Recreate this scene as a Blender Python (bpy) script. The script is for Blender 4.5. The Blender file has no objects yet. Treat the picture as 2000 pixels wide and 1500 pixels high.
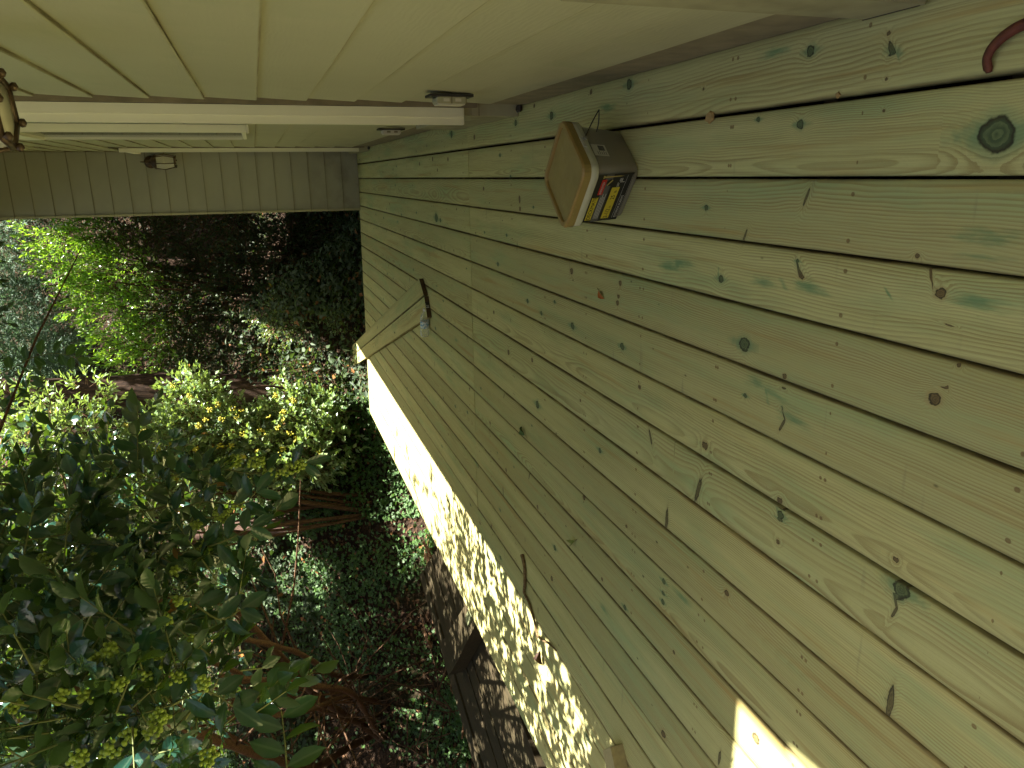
import bpy, math, random
import numpy as np
from mathutils import Vector, Matrix
random.seed(7); rng = np.random.default_rng(11)
SC = bpy.context.scene; COL = SC.collection

# ---------------------------------------------------------------- camera, sky, sun, exposure
cd = bpy.data.cameras.new('camera'); cam = bpy.data.objects.new('camera', cd); COL.objects.link(cam)
cd.sensor_fit = 'HORIZONTAL'; cd.sensor_width = 36.0; cd.lens = 36.0*1466.37/2000; cd.clip_start = .02; cd.clip_end = 500
# the phone was held on its side: the picture's right is the world's down
cam.matrix_world = Matrix(((-0.01274, 0.96324, 0.26834, 0), (-0.31521, 0.25081, -0.91528, 0),
                           (-0.94894, -0.09625, 0.30043, 1.06147), (0, 0, 0, 1)))
SC.camera = cam
SUN_EL = math.radians(66); SUN_DIR = Vector((math.cos(SUN_EL), 0.0, math.sin(SUN_EL)))
w = bpy.data.worlds.new('World'); SC.world = w; w.use_nodes = True
nt = w.node_tree; bg = nt.nodes['Background']; bg.inputs['Strength'].default_value = 0.055
sky = nt.nodes.new('ShaderNodeTexSky'); sky.sky_type = 'NISHITA'; sky.sun_disc = False
sky.sun_elevation = SUN_EL; sky.sun_rotation = math.radians(90); sky.air_density = 1.0; sky.dust_density = 2.5
tint = nt.nodes.new('ShaderNodeMix'); tint.data_type = 'RGBA'; tint.blend_type = 'MULTIPLY'; tint.inputs[0].default_value = 1
tint.inputs[7].default_value = (1.0, 0.95, 0.74, 1)
nt.links.new(sky.outputs[0], tint.inputs[6]); nt.links.new(tint.outputs[2], bg.inputs['Color'])
ld = bpy.data.lights.new('sun', 'SUN'); ld.energy = 5.0; ld.angle = math.radians(.53); ld.color = (1.0, .96, .88)
sun = bpy.data.objects.new('sun', ld); COL.objects.link(sun); sun.rotation_euler = SUN_DIR.to_track_quat('Z', 'Y').to_euler()
SC.view_settings.view_transform = 'Standard'; SC.view_settings.look = 'None'; SC.view_settings.gamma = 1
SC.view_settings.exposure = 2.64
SC.cycles.max_bounces = 8; SC.cycles.transparent_max_bounces = 8; SC.cycles.diffuse_bounces = 5
SC.cycles.sample_clamp_indirect = 6

# ---------------------------------------------------------------- material helpers
class NT:
    def __init__(s, name):
        s.m = bpy.data.materials.new(name); s.m.use_nodes = True; s.t = s.m.node_tree
        s.p = s.t.nodes['Principled BSDF']; s.out = s.t.nodes['Material Output']
    def n(s, typ, **kw):
        nd = s.t.nodes.new('ShaderNode' + typ)
        for k, v in kw.items(): setattr(nd, k, v)
        return nd
    def put(s, inp, v):
        if isinstance(v, bpy.types.NodeSocket): s.t.links.new(v, inp)
        elif isinstance(v, (tuple, list)) and len(v) == 3 and inp.type == 'RGBA': inp.default_value = (*v, 1)
        else: inp.default_value = v
    def math(s, op, a, b=0.0, c=0.0):
        nd = s.n('Math', operation=op); s.put(nd.inputs[0], a); s.put(nd.inputs[1], b); s.put(nd.inputs[2], c); return nd.outputs[0]
    def mix(s, f, a, b, mode='MIX'):
        nd = s.n('Mix', data_type='RGBA', blend_type=mode); s.put(nd.inputs[0], f); s.put(nd.inputs[6], a); s.put(nd.inputs[7], b); return nd.outputs[2]
    def rng(s, v, a, b, c=0.0, d=1.0, smooth=True):
        nd = s.n('MapRange', interpolation_type='SMOOTHSTEP' if smooth else 'LINEAR')
        s.put(nd.inputs[0], v)
        for i, x in enumerate((a, b, c, d)): s.put(nd.inputs[i+1], x)
        return nd.outputs[0]
    def comb(s, x, y, z):
        nd = s.n('CombineXYZ'); s.put(nd.inputs[0], x); s.put(nd.inputs[1], y); s.put(nd.inputs[2], z); return nd.outputs[0]
    def sep(s, v):
        nd = s.n('SeparateXYZ'); s.put(nd.inputs[0], v); return nd.outputs
    def attr(s, name): return s.n('Attribute', attribute_name=name)
    def obj(s): return s.n('TexCoord').outputs['Object']
    def noise(s, vec, scale, detail=3, rough=.55, dist=0.0, col=False):
        nd = s.n('TexNoise'); s.put(nd.inputs['Vector'], vec); nd.inputs['Scale'].default_value = scale
        nd.inputs['Detail'].default_value = detail; nd.inputs['Roughness'].default_value = rough; nd.inputs['Distortion'].default_value = dist
        return nd.outputs['Color' if col else 'Fac']
    def scale(s, vec, xyz):
        nd = s.n('VectorMath', operation='MULTIPLY'); s.put(nd.inputs[0], vec); nd.inputs[1].default_value = xyz; return nd.outputs[0]
    def bump(s, h, strength=.3, dist=.002):
        nd = s.n('Bump'); nd.inputs['Strength'].default_value = strength; nd.inputs['Distance'].default_value = dist
        s.put(nd.inputs['Height'], h); s.put(s.p.inputs['Normal'], nd.outputs[0])
    def base(s, c, rough=.6, spec=.5, metal=0.0):
        s.put(s.p.inputs['Base Color'], c); s.put(s.p.inputs['Roughness'], rough)
        s.p.inputs['Specular IOR Level'].default_value = spec; s.p.inputs['Metallic'].default_value = metal
        return s

def simple(name, c, rough=.6, var=.12, scale=30, metal=0.0, spec=.5, bump=.15):
    m = NT(name); o = m.obj(); f = m.noise(o, scale, 4)
    d = tuple(max(0, x*(1-var*2)) for x in c); l = tuple(x*(1+var) for x in c)
    m.base(m.mix(f, d, l), rough, spec, metal); m.bump(f, bump, .001); return m.m

def mat_deck():
    m = NT('treated_pine'); bu = m.sep(m.attr('bu').outputs['Vector']); u, v, r = bu[0], bu[1], bu[2]
    kc = m.sep(m.attr('kc').outputs['Vector']); kt = m.attr('kt').outputs['Fac']
    r37 = m.math('MULTIPLY', r, 53.0); uu = m.math('ADD', u, r37)
    p = m.comb(uu, v, r37)
    wob = m.noise(m.scale(p, (14, 30, 1)), 1.0, 2)
    # knots
    kn = m.n('VectorMath', operation='LENGTH'); m.put(kn.inputs[0], m.comb(kc[0], kc[1], 0.0))
    fine = m.noise(m.scale(p, (60, 60, 1)), 1.0, 3)
    d = m.math('ADD', kn.outputs['Value'], m.math('MULTIPLY', m.math('SUBTRACT', 1.0, kc[2]), 60.0))
    kv = m.noise(m.comb(m.math('ADD', kc[0], r37), kc[1], kt), .9, 3, .65)
    d = m.math('ADD', d, m.math('MULTIPLY', m.math('SUBTRACT', kv, .5), m.rng(kt, .0, .05, .45, 1.25)))
    d = m.math('ADD', d, m.math('MULTIPLY', m.math('SUBTRACT', fine, .5), .35))
    d2 = m.math('MULTIPLY', d, d)
    sw = m.math('MULTIPLY', m.math('EXPONENT', m.math('MULTIPLY', d2, -.22)), .016)
    # growth rings of a plain-sawn board: distance from a wandering pith
    wn = m.n('TexWhiteNoise', noise_dimensions='1D'); m.put(wn.inputs['W'], r37)
    rv = m.sep(wn.outputs['Color'])
    n1 = m.noise(m.scale(m.comb(uu, r37, 0.0), (.75, 1, 1)), 1.0, 2)
    n2 = m.noise(m.scale(m.comb(uu, v, r37), (3.0, 9, 1)), 1.0, 2)
    v0 = m.math('MULTIPLY', m.math('SUBTRACT', rv[0], .5), .34)
    vv = m.math('ADD', m.math('ADD', v, v0), m.math('MULTIPLY', m.math('SUBTRACT', n2, .5), .03))
    zz = m.math('ADD', m.math('ADD', .012, m.math('MULTIPLY', rv[1], .07)), m.math('MULTIPLY', m.math('SUBTRACT', n1, .36), .15))
    rad = m.math('SQRT', m.math('ADD', m.math('MULTIPLY', vv, vv), m.math('MULTIPLY', zz, zz)))
    rad = m.math('ADD', rad, sw)
    ring = m.math('FRACT', m.math('MULTIPLY', rad, m.math('ADD', 115.0, m.math('MULTIPLY', rv[2], 150.0))))
    late = m.math('MULTIPLY', m.rng(ring, .25, .86), m.rng(ring, 1.0, .93))
    latefade = m.rng(m.noise(m.scale(p, (1.3, 22, 1)), 1.0, 3), .3, .7, .25, 1.0)
    late = m.math('MULTIPLY', late, latefade)
    fib = m.noise(m.scale(p, (9, 900, 1)), 1.0, 3, .7)
    base = m.mix(m.noise(m.scale(p, (1.5, 12, 1)), 1.0, 4), (.46, .44, .170), (.65, .62, .295))
    base = m.mix(m.rng(r, .0, 1.0, 0.0, .5), base, m.mix(.5, base, (.44, .33, .12)))
    tone = m.math('ADD', .82, m.math('MULTIPLY', m.math('FRACT', m.math('MULTIPLY', r, 7.31)), .30))
    base = m.mix(1.0, base, m.comb(tone, tone, tone), 'MULTIPLY')
    grn = m.rng(m.noise(m.scale(p, (1.6, 10, 3)), 1.0, 4, .6), .44, .74, .06, .75)
    base = m.mix(grn, base, (.31, .42, .19))
    org = m.rng(m.noise(m.scale(m.comb(u, v, m.math('ADD', r37, 9.0)), (1.0, 26, 1)), 1.0, 3, .6), .56, .74, 0, .7)
    base = m.mix(org, base, (.41, .265, .08))
    c = m.mix(m.math('MULTIPLY', late, .80), base, (.27, .205, .075))
    c = m.mix(m.rng(fib, .35, .75, 0, .34), c, (.27, .22, .09))
    c = m.mix(m.rng(m.noise(m.scale(p, (2.2, 260, 1)), 1.0, 2, .6), .56, .72, 0, .5), c, (.29, .22, .085))
    # copper-green stains
    st = m.sep(m.attr('stn').outputs['Vector'])
    sl = m.n('VectorMath', operation='LENGTH'); m.put(sl.inputs[0], m.comb(st[0], st[1], 0.0))
    sd = m.math('ADD', sl.outputs['Value'], m.math('MULTIPLY', m.math('SUBTRACT', 1.0, st[2]), 40.0))
    sd = m.math('ADD', sd, m.math('MULTIPLY', m.math('SUBTRACT', m.noise(m.scale(p, (12, 70, 1)), 1.0, 3, .7), .5), 2.4))
    c = m.mix(m.rng(sd, 1.1, -.2, 0, .75), c, (.09, .22, .10))
    # small procedural pins, smears, pencil-thin checks
    vor = m.n('TexVoronoi', feature='F1'); m.put(vor.inputs['Vector'], m.scale(p, (11, 22, 1))); vor.inputs['Scale'].default_value = 1.0
    vcol = m.sep(vor.outputs['Color'])
    pin = m.math('MULTIPLY', m.rng(vor.outputs['Distance'], .11, .04), m.math('GREATER_THAN', vcol[0], .86))
    c = m.mix(m.math('MULTIPLY', pin, .8), c, (.055, .045, .02))
    smear = m.rng(m.noise(m.scale(p, (30, 4, 1)), 1.0, 2, .5), .68, .80, 0, .35)
    c = m.mix(smear, c, (.20, .17, .10))
    hg = m.n('VectorMath', operation='LENGTH'); m.put(hg.inputs[0], m.comb(m.math('MULTIPLY', kc[0], 1.2), m.math('MULTIPLY', kc[1], .31), m.math('MULTIPLY', m.math('SUBTRACT', 1.0, kc[2]), 40.0)))
    hs = m.math('ADD', hg.outputs['Value'], m.math('MULTIPLY', m.math('SUBTRACT', fine, .5), 1.0))
    c = m.mix(m.math('MULTIPLY', m.rng(hs, 1.3, .3), m.rng(kt, .6, .1, .12, .6)), c, (.10, .21, .10))
    # knots over everything
    halo = m.rng(d, 1.9, .9, 0, .5)
    c = m.mix(halo, c, m.mix(kt, (.17, .27, .13), (.36, .25, .10)))
    kring = m.math('FRACT', m.math('MULTIPLY', d, 3.1))
    kcol = m.mix(kt, (.060, .085, .038), (.095, .062, .026))
    kcol2 = m.mix(kt, (.17, .20, .085), (.24, .17, .07))
    kk = m.mix(m.math('MULTIPLY', m.rng(kring, .2, .9), fine), kcol, kcol2)
    kk = m.mix(m.rng(d, .62, .9), kk, (.025, .020, .010))
    c = m.mix(m.rng(d, 1.08, .9, 0, .93), c, kk)
    # screw holes on the joists
    du = m.math('SUBTRACT', m.math('ABSOLUTE', m.math('SUBTRACT', m.math('MODULO', m.math('ADD', u, 10.0+.0), .4064), .2)), 0.0)
    jit = m.math('MULTIPLY', m.math('SUBTRACT', m.noise(m.comb(r37, u, 0.0), 1.7, 0), .5), .05)
    du = m.math('ADD', du, jit)
    dv = m.math('SUBTRACT', m.math('ABSOLUTE', v), .043)
    dd = m.math('SQRT', m.math('ADD', m.math('MULTIPLY', du, du), m.math('MULTIPLY', dv, dv)))
    c = m.mix(m.rng(dd, .0050, .0032, 0, .7), c, (.16, .085, .03))
    c = m.mix(m.math('MULTIPLY', m.rng(m.math('ABSOLUTE', v), .0630, .0695), m.rng(m.noise(m.scale(p, (8, 8, 1)), 1.0, 3), .3, .6, .3, .75)), c, (.12, .085, .04))
    m.base(c, m.rng(fine, 0, 1, .62, .8), .28)
    h = m.math('SUBTRACT', m.math('MULTIPLY', fib, .35), m.math('MULTIPLY', late, .25))
    h = m.math('SUBTRACT', h, m.math('MULTIPLY', m.rng(dd, .0050, .0032), 2.0))
    h = m.math('SUBTRACT', h, m.math('MULTIPLY', pin, 1.0))
    m.bump(h, .5, .0012)
    return m.m

def mat_siding():
    m = NT('painted_lap_siding'); o = m.obj()
    g = m.noise(m.scale(o, (60, 5, 60)), 1.0, 4, .6, .6)
    w1 = m.n('TexWave', wave_type='BANDS', bands_direction='Z'); m.put(w1.inputs['Vector'], m.scale(o, (1, .35, 1)))
    w1.inputs['Scale'].default_value = 26; w1.inputs['Distortion'].default_value = 9; w1.inputs['Detail'].default_value = 2; w1.inputs['Detail Scale'].default_value = 1.2
    dirt = m.noise(o, 2.2, 5, .6)
    c = m.mix(dirt, (.37, .36, .225), (.47, .455, .30))
    z = m.sep(o)[2]
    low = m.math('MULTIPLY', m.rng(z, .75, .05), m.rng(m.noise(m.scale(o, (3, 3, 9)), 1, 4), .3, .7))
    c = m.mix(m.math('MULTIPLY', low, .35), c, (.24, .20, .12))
    c = m.mix(m.math('MULTIPLY', m.rng(m.math('ABSOLUTE', m.math('SUBTRACT', m.math('FRACT', m.math('DIVIDE', m.math('SUBTRACT', z, .0858), .1706)), .5)), .028, .0), m.rng(m.noise(m.scale(o, (4, 4, 4)), 1, 4), .3, .65, .15, .8)), c, (.13, .095, .05))  # thin lap lines: shadow under each lap painted into the colour
    grn = m.rng(m.noise(o, 4.5, 3), .55, .8, 0, .3)
    c = m.mix(grn, c, (.30, .34, .19))
    m.base(c, .55, .35); m.bump(m.math('ADD', g, m.math('MULTIPLY', w1.outputs['Fac'], .5)), .22, .002); return m.m

def grey_siding():  # same paint as the side wall, its weaker light put into the colour
    m = NT('greyer_lap_siding'); o = m.obj(); f = m.noise(o, 3, 5, .6); g = m.noise(m.scale(o, (5, 60, 60)), 1, 4)
    c = m.mix(f, (.30, .30, .235), (.39, .39, .305)); z = m.sep(o)[2]
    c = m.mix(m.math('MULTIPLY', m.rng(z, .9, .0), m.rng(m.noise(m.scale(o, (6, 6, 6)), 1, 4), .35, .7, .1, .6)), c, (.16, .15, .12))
    c = m.mix(m.math('MULTIPLY', m.rng(m.math('ABSOLUTE', m.math('SUBTRACT', m.math('FRACT', m.math('DIVIDE', m.math('SUBTRACT', z, .0858), .1706)), .5)), .035, .0), m.rng(m.noise(m.scale(o, (6, 6, 6)), 1, 4), .25, .6, .25, .7)), c, (.12, .095, .06)); m.base(c, .6, .3); m.bump(g, .2, .002); return m.m  # lap shadow lines painted into this colour too
def mat_white():
    m = NT('weathered_white_paint'); o = m.obj(); f = m.noise(o, 5, 5, .65); g = m.noise(m.scale(o, (40, 40, 3)), 1, 3)
    c = m.mix(f, (.78, .76, .56), (.88, .86, .68)); c = m.mix(m.rng(m.noise(o, 13, 4, .7), .66, .75, 0, .35), c, (.33, .30, .17))
    m.base(c, .5, .4); m.bump(g, .2, .001); return m.m

def mat_leaf(name, dark, light, under, vein=(.2, .24, .1), rough=.32, trans=.25, tcol=(.22, .42, .03), spec=.5, dead=.0):
    m = NT(name); a = m.attr('lf'); s = m.sep(a.outputs['Vector'])
    c = m.mix(s[2], dark, light)
    mid = m.rng(m.math('ABSOLUTE', s[0]), .10, .02, 0, .55)
    c = m.mix(mid, c, vein)
    if dead > 0:
        c = m.mix(m.math('GREATER_THAN', s[2], 1-dead), c, (.26, .11, .035))
    geo = m.n('NewGeometry'); c = m.mix(geo.outputs['Backfacing'], c, under)
    m.base(c, rough, spec)
    side = m.math('MULTIPLY', m.math('ABSOLUTE', s[0]), 8.0)
    wv = m.math('SINE', m.math('MULTIPLY', m.math('ADD', s[1], m.math('MULTIPLY', m.math('ABSOLUTE', s[0]), -.35)), 40.0))
    m.bump(m.math('ADD', wv, m.math('MULTIPLY', mid, -3.0)), .10, .0010)
    tr = m.n('BsdfTranslucent'); m.put(tr.inputs['Color'], tcol)
    ms = m.n('MixShader'); ms.inputs[0].default_value = trans
    m.t.links.new(m.p.outputs[0], ms.inputs[1]); m.t.links.new(tr.outputs[0], ms.inputs[2]); m.t.links.new(ms.outputs[0], m.out.inputs[0])
    return m.m

def mat_bark(name, a, b, sc=1.0):
    m = NT(name); o = m.obj(); f = m.noise(m.scale(o, (28*sc, 28*sc, 5*sc)), 1, 6, .7, .5)
    c = m.mix(m.rng(f, .3, .7), a, b); m.base(c, .9, .2); m.bump(f, .9, .015); return m.m

def mat_ground():
    m = NT('leaf_litter_soil'); o = m.obj(); f = m.noise(o, 9, 8, .75); g = m.noise(o, 60, 4, .7)
    v = m.n('TexVoronoi', feature='F1'); m.put(v.inputs['Vector'], o); v.inputs['Scale'].default_value = 26
    vc = m.sep(v.outputs['Color'])
    c = m.mix(f, (.014, .009, .006), (.045, .027, .016))
    c = m.mix(m.math('MULTIPLY', m.rng(vc[0], .5, 1), .7), c, m.mix(vc[1], (.06, .03, .016), (.10, .06, .035)))
    c = m.mix(m.rng(m.noise(o, 1.3, 4), .5, .7, 0, .5), c, (.03, .045, .015))
    m.base(c, .95, .15); m.bump(m.math('ADD', g, m.math('MULTIPLY', v.outputs['Distance'], 2.0)), .9, .02); return m.m

def mat_rough_wood(name, a, b, green=0.0):
    m = NT(name); o = m.obj(); g = m.noise(m.scale(o, (45, 2.2, 45)), 1, 5, .7, .3); f = m.noise(o, 6, 4)
    c = m.mix(m.rng(g, .3, .7), a, b); c = m.mix(m.math('MULTIPLY', f, green), c, (.05, .06, .015))
    m.base(c, .85, .25); m.bump(g, .7, .004); return m.m

M = dict(
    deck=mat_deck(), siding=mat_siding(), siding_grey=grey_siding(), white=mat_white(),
    skirt=simple('weathered_grey_brown_board', (.27, .225, .14), .8, .3, 14),
    plinth=simple('faded_grey_paint', (.36, .34, .21), .7, .3, 12),
    darkend=simple('dirty_rubber_cap', (.05, .035, .025), .8, .3, 30),
    plastic_white=simple('ivory_plastic', (.62, .58, .46), .45, .08, 20),
    black=simple('black_gasket', (.02, .018, .015), .6, .2, 20),
    bronze=simple('aged_bronze', (.10, .065, .04), .45, .3, 40, metal=.6),
    roof=simple('shingle_roof', (.12, .10, .09), .9, .3, 20),
    ground=mat_ground(),
    trunk=mat_bark('dark_wet_bark', (.018, .011, .008), (.085, .05, .03)),
    trunk2=mat_bark('pale_pine_bark', (.05, .03, .022), (.25, .155, .12)),
    stem=mat_bark('reddish_shrub_bark', (.045, .024, .013), (.17, .095, .05), 3),
    twig=simple('green_twig', (.15, .17, .05), .6, .3, 60),
    timber=mat_rough_wood('dark_old_timber', (.018, .011, .006), (.050, .030, .015), .35),
    debris=mat_rough_wood('split_reddish_wood', (.10, .05, .025), (.34, .20, .11)),
    stick=mat_bark('dry_stick_bark', (.12, .075, .035), (.30, .21, .10), 3),
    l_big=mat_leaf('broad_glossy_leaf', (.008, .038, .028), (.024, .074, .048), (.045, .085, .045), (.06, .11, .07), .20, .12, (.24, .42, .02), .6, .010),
    l_sun=mat_leaf('lit_glossy_leaf', (.07, .16, .06), (.27, .35, .15), (.27, .33, .19), (.30, .36, .18), .28, .26, (.36, .52, .07), .9, .02),  # paler copy of the glossy leaf, sunlight put into its colour
    l_lime=mat_leaf('lime_narrow_leaf', (.09, .24, .03), (.32, .52, .10), (.14, .30, .04), (.25, .38, .08), .28, .40, (.36, .62, .03), .9),
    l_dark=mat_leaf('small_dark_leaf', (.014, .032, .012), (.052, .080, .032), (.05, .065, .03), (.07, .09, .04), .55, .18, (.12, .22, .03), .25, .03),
    l_jun=mat_leaf('feathery_conifer_spray', (.04, .085, .05), (.12, .19, .12), (.09, .14, .09), (.1, .15, .1), .6, .2, (.14, .25, .10), .3),
    l_ivy=mat_leaf('ivy_leaf', (.016, .046, .012), (.065, .13, .030), (.06, .11, .04), (.14, .22, .08), .5, .18, (.18, .38, .04), .25, .015),
    l_litter=mat_leaf('dry_leaf', (.035, .018, .010), (.15, .08, .04), (.2, .11, .06), (.2, .12, .06), .8, .05, (.2, .1, .02), .2),
    berry=simple('green_berry', (.27, .37, .05), .38, .18, 60),
)

# ---------------------------------------------------------------- mesh helpers
def tag(o, label=None, cat=None, group=None, kind=None):
    if label: o['label'] = label
    if cat: o['category'] = cat
    if group: o['group'] = group
    if kind: o['kind'] = kind
    return o
def link(name, me, mat, parent=None, smooth=False):
    o = bpy.data.objects.new(name, me); COL.objects.link(o)
    for mm in (mat if isinstance(mat, (list, tuple)) else [mat]): me.materials.append(mm)
    if smooth: me.polygons.foreach_set('use_smooth', np.ones(len(me.polygons), bool))
    if parent: o.parent = parent
    return o
def thing(name, label, cat, loc=(0, 0, 0), rz=0, group=None):
    e = bpy.data.objects.new(name, None); COL.objects.link(e); e.empty_display_size = .1
    e.location = loc; e.rotation_euler = (0, 0, rz); return tag(e, label, cat, group)

class MB:
    def __init__(s): s.v = []; s.f = []; s.mi = []
    def add(s, vs, fs, mi=0):
        b = len(s.v); s.v += [tuple(map(float, v)) for v in vs]; s.f += [tuple(b+i for i in f) for f in fs]; s.mi += [mi]*len(fs); return s
    def box(s, a, b, mat=None, bev=0.0, mi=0):
        x0, y0, z0 = a; x1, y1, z1 = b
        if bev:
            e = bev
            vs = []
            for z, k in ((z0, e), (z0+e, 0), (z1-e, 0), (z1, e)):
                vs += [(x0+k, y0+k, z), (x1-k, y0+k, z), (x1-k, y1-k, z), (x0+k, y1-k, z)]
            fs = [(3, 2, 1, 0), (12, 13, 14, 15)]
            for r in range(3):
                for i in range(4): fs.append((r*4+i, r*4+(i+1) % 4, r*4+4+(i+1) % 4, r*4+4+i))
        else:
            vs = [(x0, y0, z0), (x1, y0, z0), (x1, y1, z0), (x0, y1, z0), (x0, y0, z1), (x1, y0, z1), (x1, y1, z1), (x0, y1, z1)]
            fs = [(3, 2, 1, 0), (4, 5, 6, 7), (0, 1, 5, 4), (1, 2, 6, 5), (2, 3, 7, 6), (3, 0, 4, 7)]
        if mat is not None: vs = [mat @ Vector(v) for v in vs]
        return s.add(vs, fs, mi)
    def prism(s, poly, z0, z1, mi=0):
        n = len(poly); vs = [(x, y, z0) for x, y in poly]+[(x, y, z1) for x, y in poly]
        fs = [tuple(range(n-1, -1, -1)), tuple(range(n, 2*n))]+[(i, (i+1) % n, n+(i+1) % n, n+i) for i in range(n)]
        return s.add(vs, fs, mi)
    def tube(s, pts, rad, n=8, cap=True, mi=0, wob=0.0):
        pts = [Vector(p) for p in pts]; rad = rad if isinstance(rad, (list, tuple)) else [rad]*len(pts)
        vs = []; up = Vector((.13, .21, .97))
        for i, p in enumerate(pts):
            t = (pts[min(i+1, len(pts)-1)]-pts[max(i-1, 0)]).normalized()
            a = t.cross(up)
            if a.length < .1: a = t.cross(Vector((1, 0, 0)))
            a.normalize(); b = t.cross(a)
            for k in range(n):
                an = 2*math.pi*k/n; rr = rad[i]*(1+wob*random.uniform(-1, 1))
                vs.append(p+(a*math.cos(an)+b*math.sin(an))*rr)
        fs = []
        for i in range(len(pts)-1):
            for k in range(n): fs.append((i*n+k, i*n+(k+1) % n, (i+1)*n+(k+1) % n, (i+1)*n+k))
        if cap: fs += [tuple(range(n-1, -1, -1)), tuple((len(pts)-1)*n+k for k in range(n))]
        return s.add(vs, fs, mi)
    def lathe(s, prof, n=24, mat=None, mi=0):
        vs = []
        for r, z in prof:
            for k in range(n): vs.append((r*math.cos(2*math.pi*k/n), r*math.sin(2*math.pi*k/n), z))
        if mat is not None: vs = [mat @ Vector(v) for v in vs]
        fs = [(i*n+k, i*n+(k+1) % n, (i+1)*n+(k+1) % n, (i+1)*n+k) for i in range(len(prof)-1) for k in range(n)]
        return s.add(vs, fs, mi)
    def build(s, name, mat, parent=None, smooth=False):
        me = bpy.data.meshes.new(name); me.from_pydata(s.v, [], s.f)
        o = link(name, me, mat, parent, smooth)
        if any(s.mi): me.polygons.foreach_set('material_index', s.mi)
        me.update(); return o
def curve_pts(ctrl, n=6):
    c = [Vector(p) for p in ctrl]; out = []
    for i in range(len(c)-1):
        p0, p1, p2, p3 = c[max(i-1, 0)], c[i], c[i+1], c[min(i+2, len(c)-1)]
        for k in range(n):
            t = k/n; out.append(.5*((2*p1)+(p2-p0)*t+(2*p0-5*p1+4*p2-p3)*t*t+(3*p1-p0-3*p2+p3)*t**3))
    out.append(c[-1]); return out
def np_mesh(name, V, F, mat, parent=None, attrs=None, smooth=True):
    """V (n,3), F (m,k) equal-sided faces"""
    me = bpy.data.meshes.new(name); n, (m, k) = len(V), F.shape
    me.vertices.add(n); me.vertices.foreach_set('co', V.astype(np.float32).ravel())
    me.loops.add(m*k); me.loops.foreach_set('vertex_index', F.astype(np.int32).ravel())
    me.polygons.add(m); me.polygons.foreach_set('loop_start', np.arange(0, m*k, k, dtype=np.int32))
    me.update(calc_edges=True)
    for nm, arr in (attrs or {}).items():
        ty = 'FLOAT_VECTOR' if arr.ndim == 2 else 'FLOAT'
        a = me.attributes.new(nm, ty, 'POINT'); a.data.foreach_set('vector' if arr.ndim == 2 else 'value', arr.astype(np.float32).ravel())
    return link(name, me, mat, parent, smooth)

# ---------------------------------------------------------------- leaves
def norm(a): return a/np.maximum(np.linalg.norm(a, axis=-1, keepdims=True), 1e-9)
def T_broad():
    st = [(0, 0), (.22, .36), (.5, .5), (.78, .34), (1, 0)]
    V = [(0, 0, 0)]
    for y, x in st[1:-1]: V += [(-x, y, .10*x*2-.12*(y-.5)**2), (0, y, -.0-.12*(y-.5)**2), (x, y, .10*x*2-.12*(y-.5)**2)]
    V.append((0, 1, -.10)); F = [(0, 2, 1), (0, 3, 2)]
    for i in range(2):
        a = 1+3*i
        for j in range(2): F += [(a+j, a+j+1, a+4+j), (a+j, a+4+j, a+3+j)]
    F += [(7, 8, 10), (8, 9, 10)]
    return np.array(V), np.array(F)
def T_simple():
    V = [(0, 0, 0), (-.5, .45, .12), (0, .5, 0), (.5, .45, .12), (0, 1, -.08)]
    return np.array(V), np.array([(0, 2, 1), (0, 3, 2), (1, 2, 4), (2, 3, 4)])
def T_blade():
    V = [(0, 0, 0), (-.5, .5, .05), (.5, .5, .05), (0, 1, -.08)]
    return np.array(V), np.array([(0, 2, 1), (1, 2, 3)])
def T_ivy():
    V = [(0, 0, 0), (-.45, .1, .05), (-.5, .5, .08), (-.2, .6, .02), (0, 1, -.06), (.2, .6, .02), (.5, .5, .08), (.45, .1, .05), (0, .4, 0)]
    return np.array(V), np.array([(8, (i+1) % 8, i) for i in range(8)])
def leaves(name, tmpl, pos, d, nr, L, Wd, mat, parent=None, smooth=False, extra=None):
    V, F = tmpl; N = len(pos); d = norm(d); x = norm(np.cross(d, nr)); z = np.cross(x, d)
    L = np.broadcast_to(L, N)[:, None, None]; Wd = np.broadcast_to(Wd, N)[:, None, None]
    P = pos[:, None] + V[None, :, 0:1]*Wd*x[:, None] + V[None, :, 1:2]*L*d[:, None] + V[None, :, 2:3]*L*z[:, None]
    FF = (F[None]+(np.arange(N)*len(V))[:, None, None]).reshape(-1, 3)
    rn = rng.random(N) if extra is None else extra
    A = np.concatenate([np.broadcast_to(V[None, :, :2], (N, len(V), 2)), np.broadcast_to(rn[:, None, None], (N, len(V), 1))], 2).reshape(-1, 3)
    return np_mesh(name, P.reshape(-1, 3), FF, mat, parent, {'lf': A}, smooth)
def blob_twigs(blobs, density, up=.5, inner=.35):
    """twig bases and directions spread through ellipsoids; blobs = (centre, radii)"""
    P, D = [], []
    for c, r in blobs:
        r = np.array(r if hasattr(r, '__len__') else (r, r, r), float); n = max(3, int(density*(r[0]*r[1]+r[1]*r[2]+r[0]*r[2])/3*4*3.14))
        u = norm(rng.normal(size=(n, 3))); k = inner+(1-inner)*rng.random(n)**.6
        lump = 1+.22*np.sin(u[:, 0]*5+c[0]*3)*np.sin(u[:, 1]*6+c[1])*np.sin(u[:, 2]*5+c[2]*2)
        P.append(np.array(c)+u*r*(k*lump)[:, None]); D.append(norm(u+np.array([0, 0, up])+rng.normal(size=(n, 3))*.45))
    return np.concatenate(P), np.concatenate(D)
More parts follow.
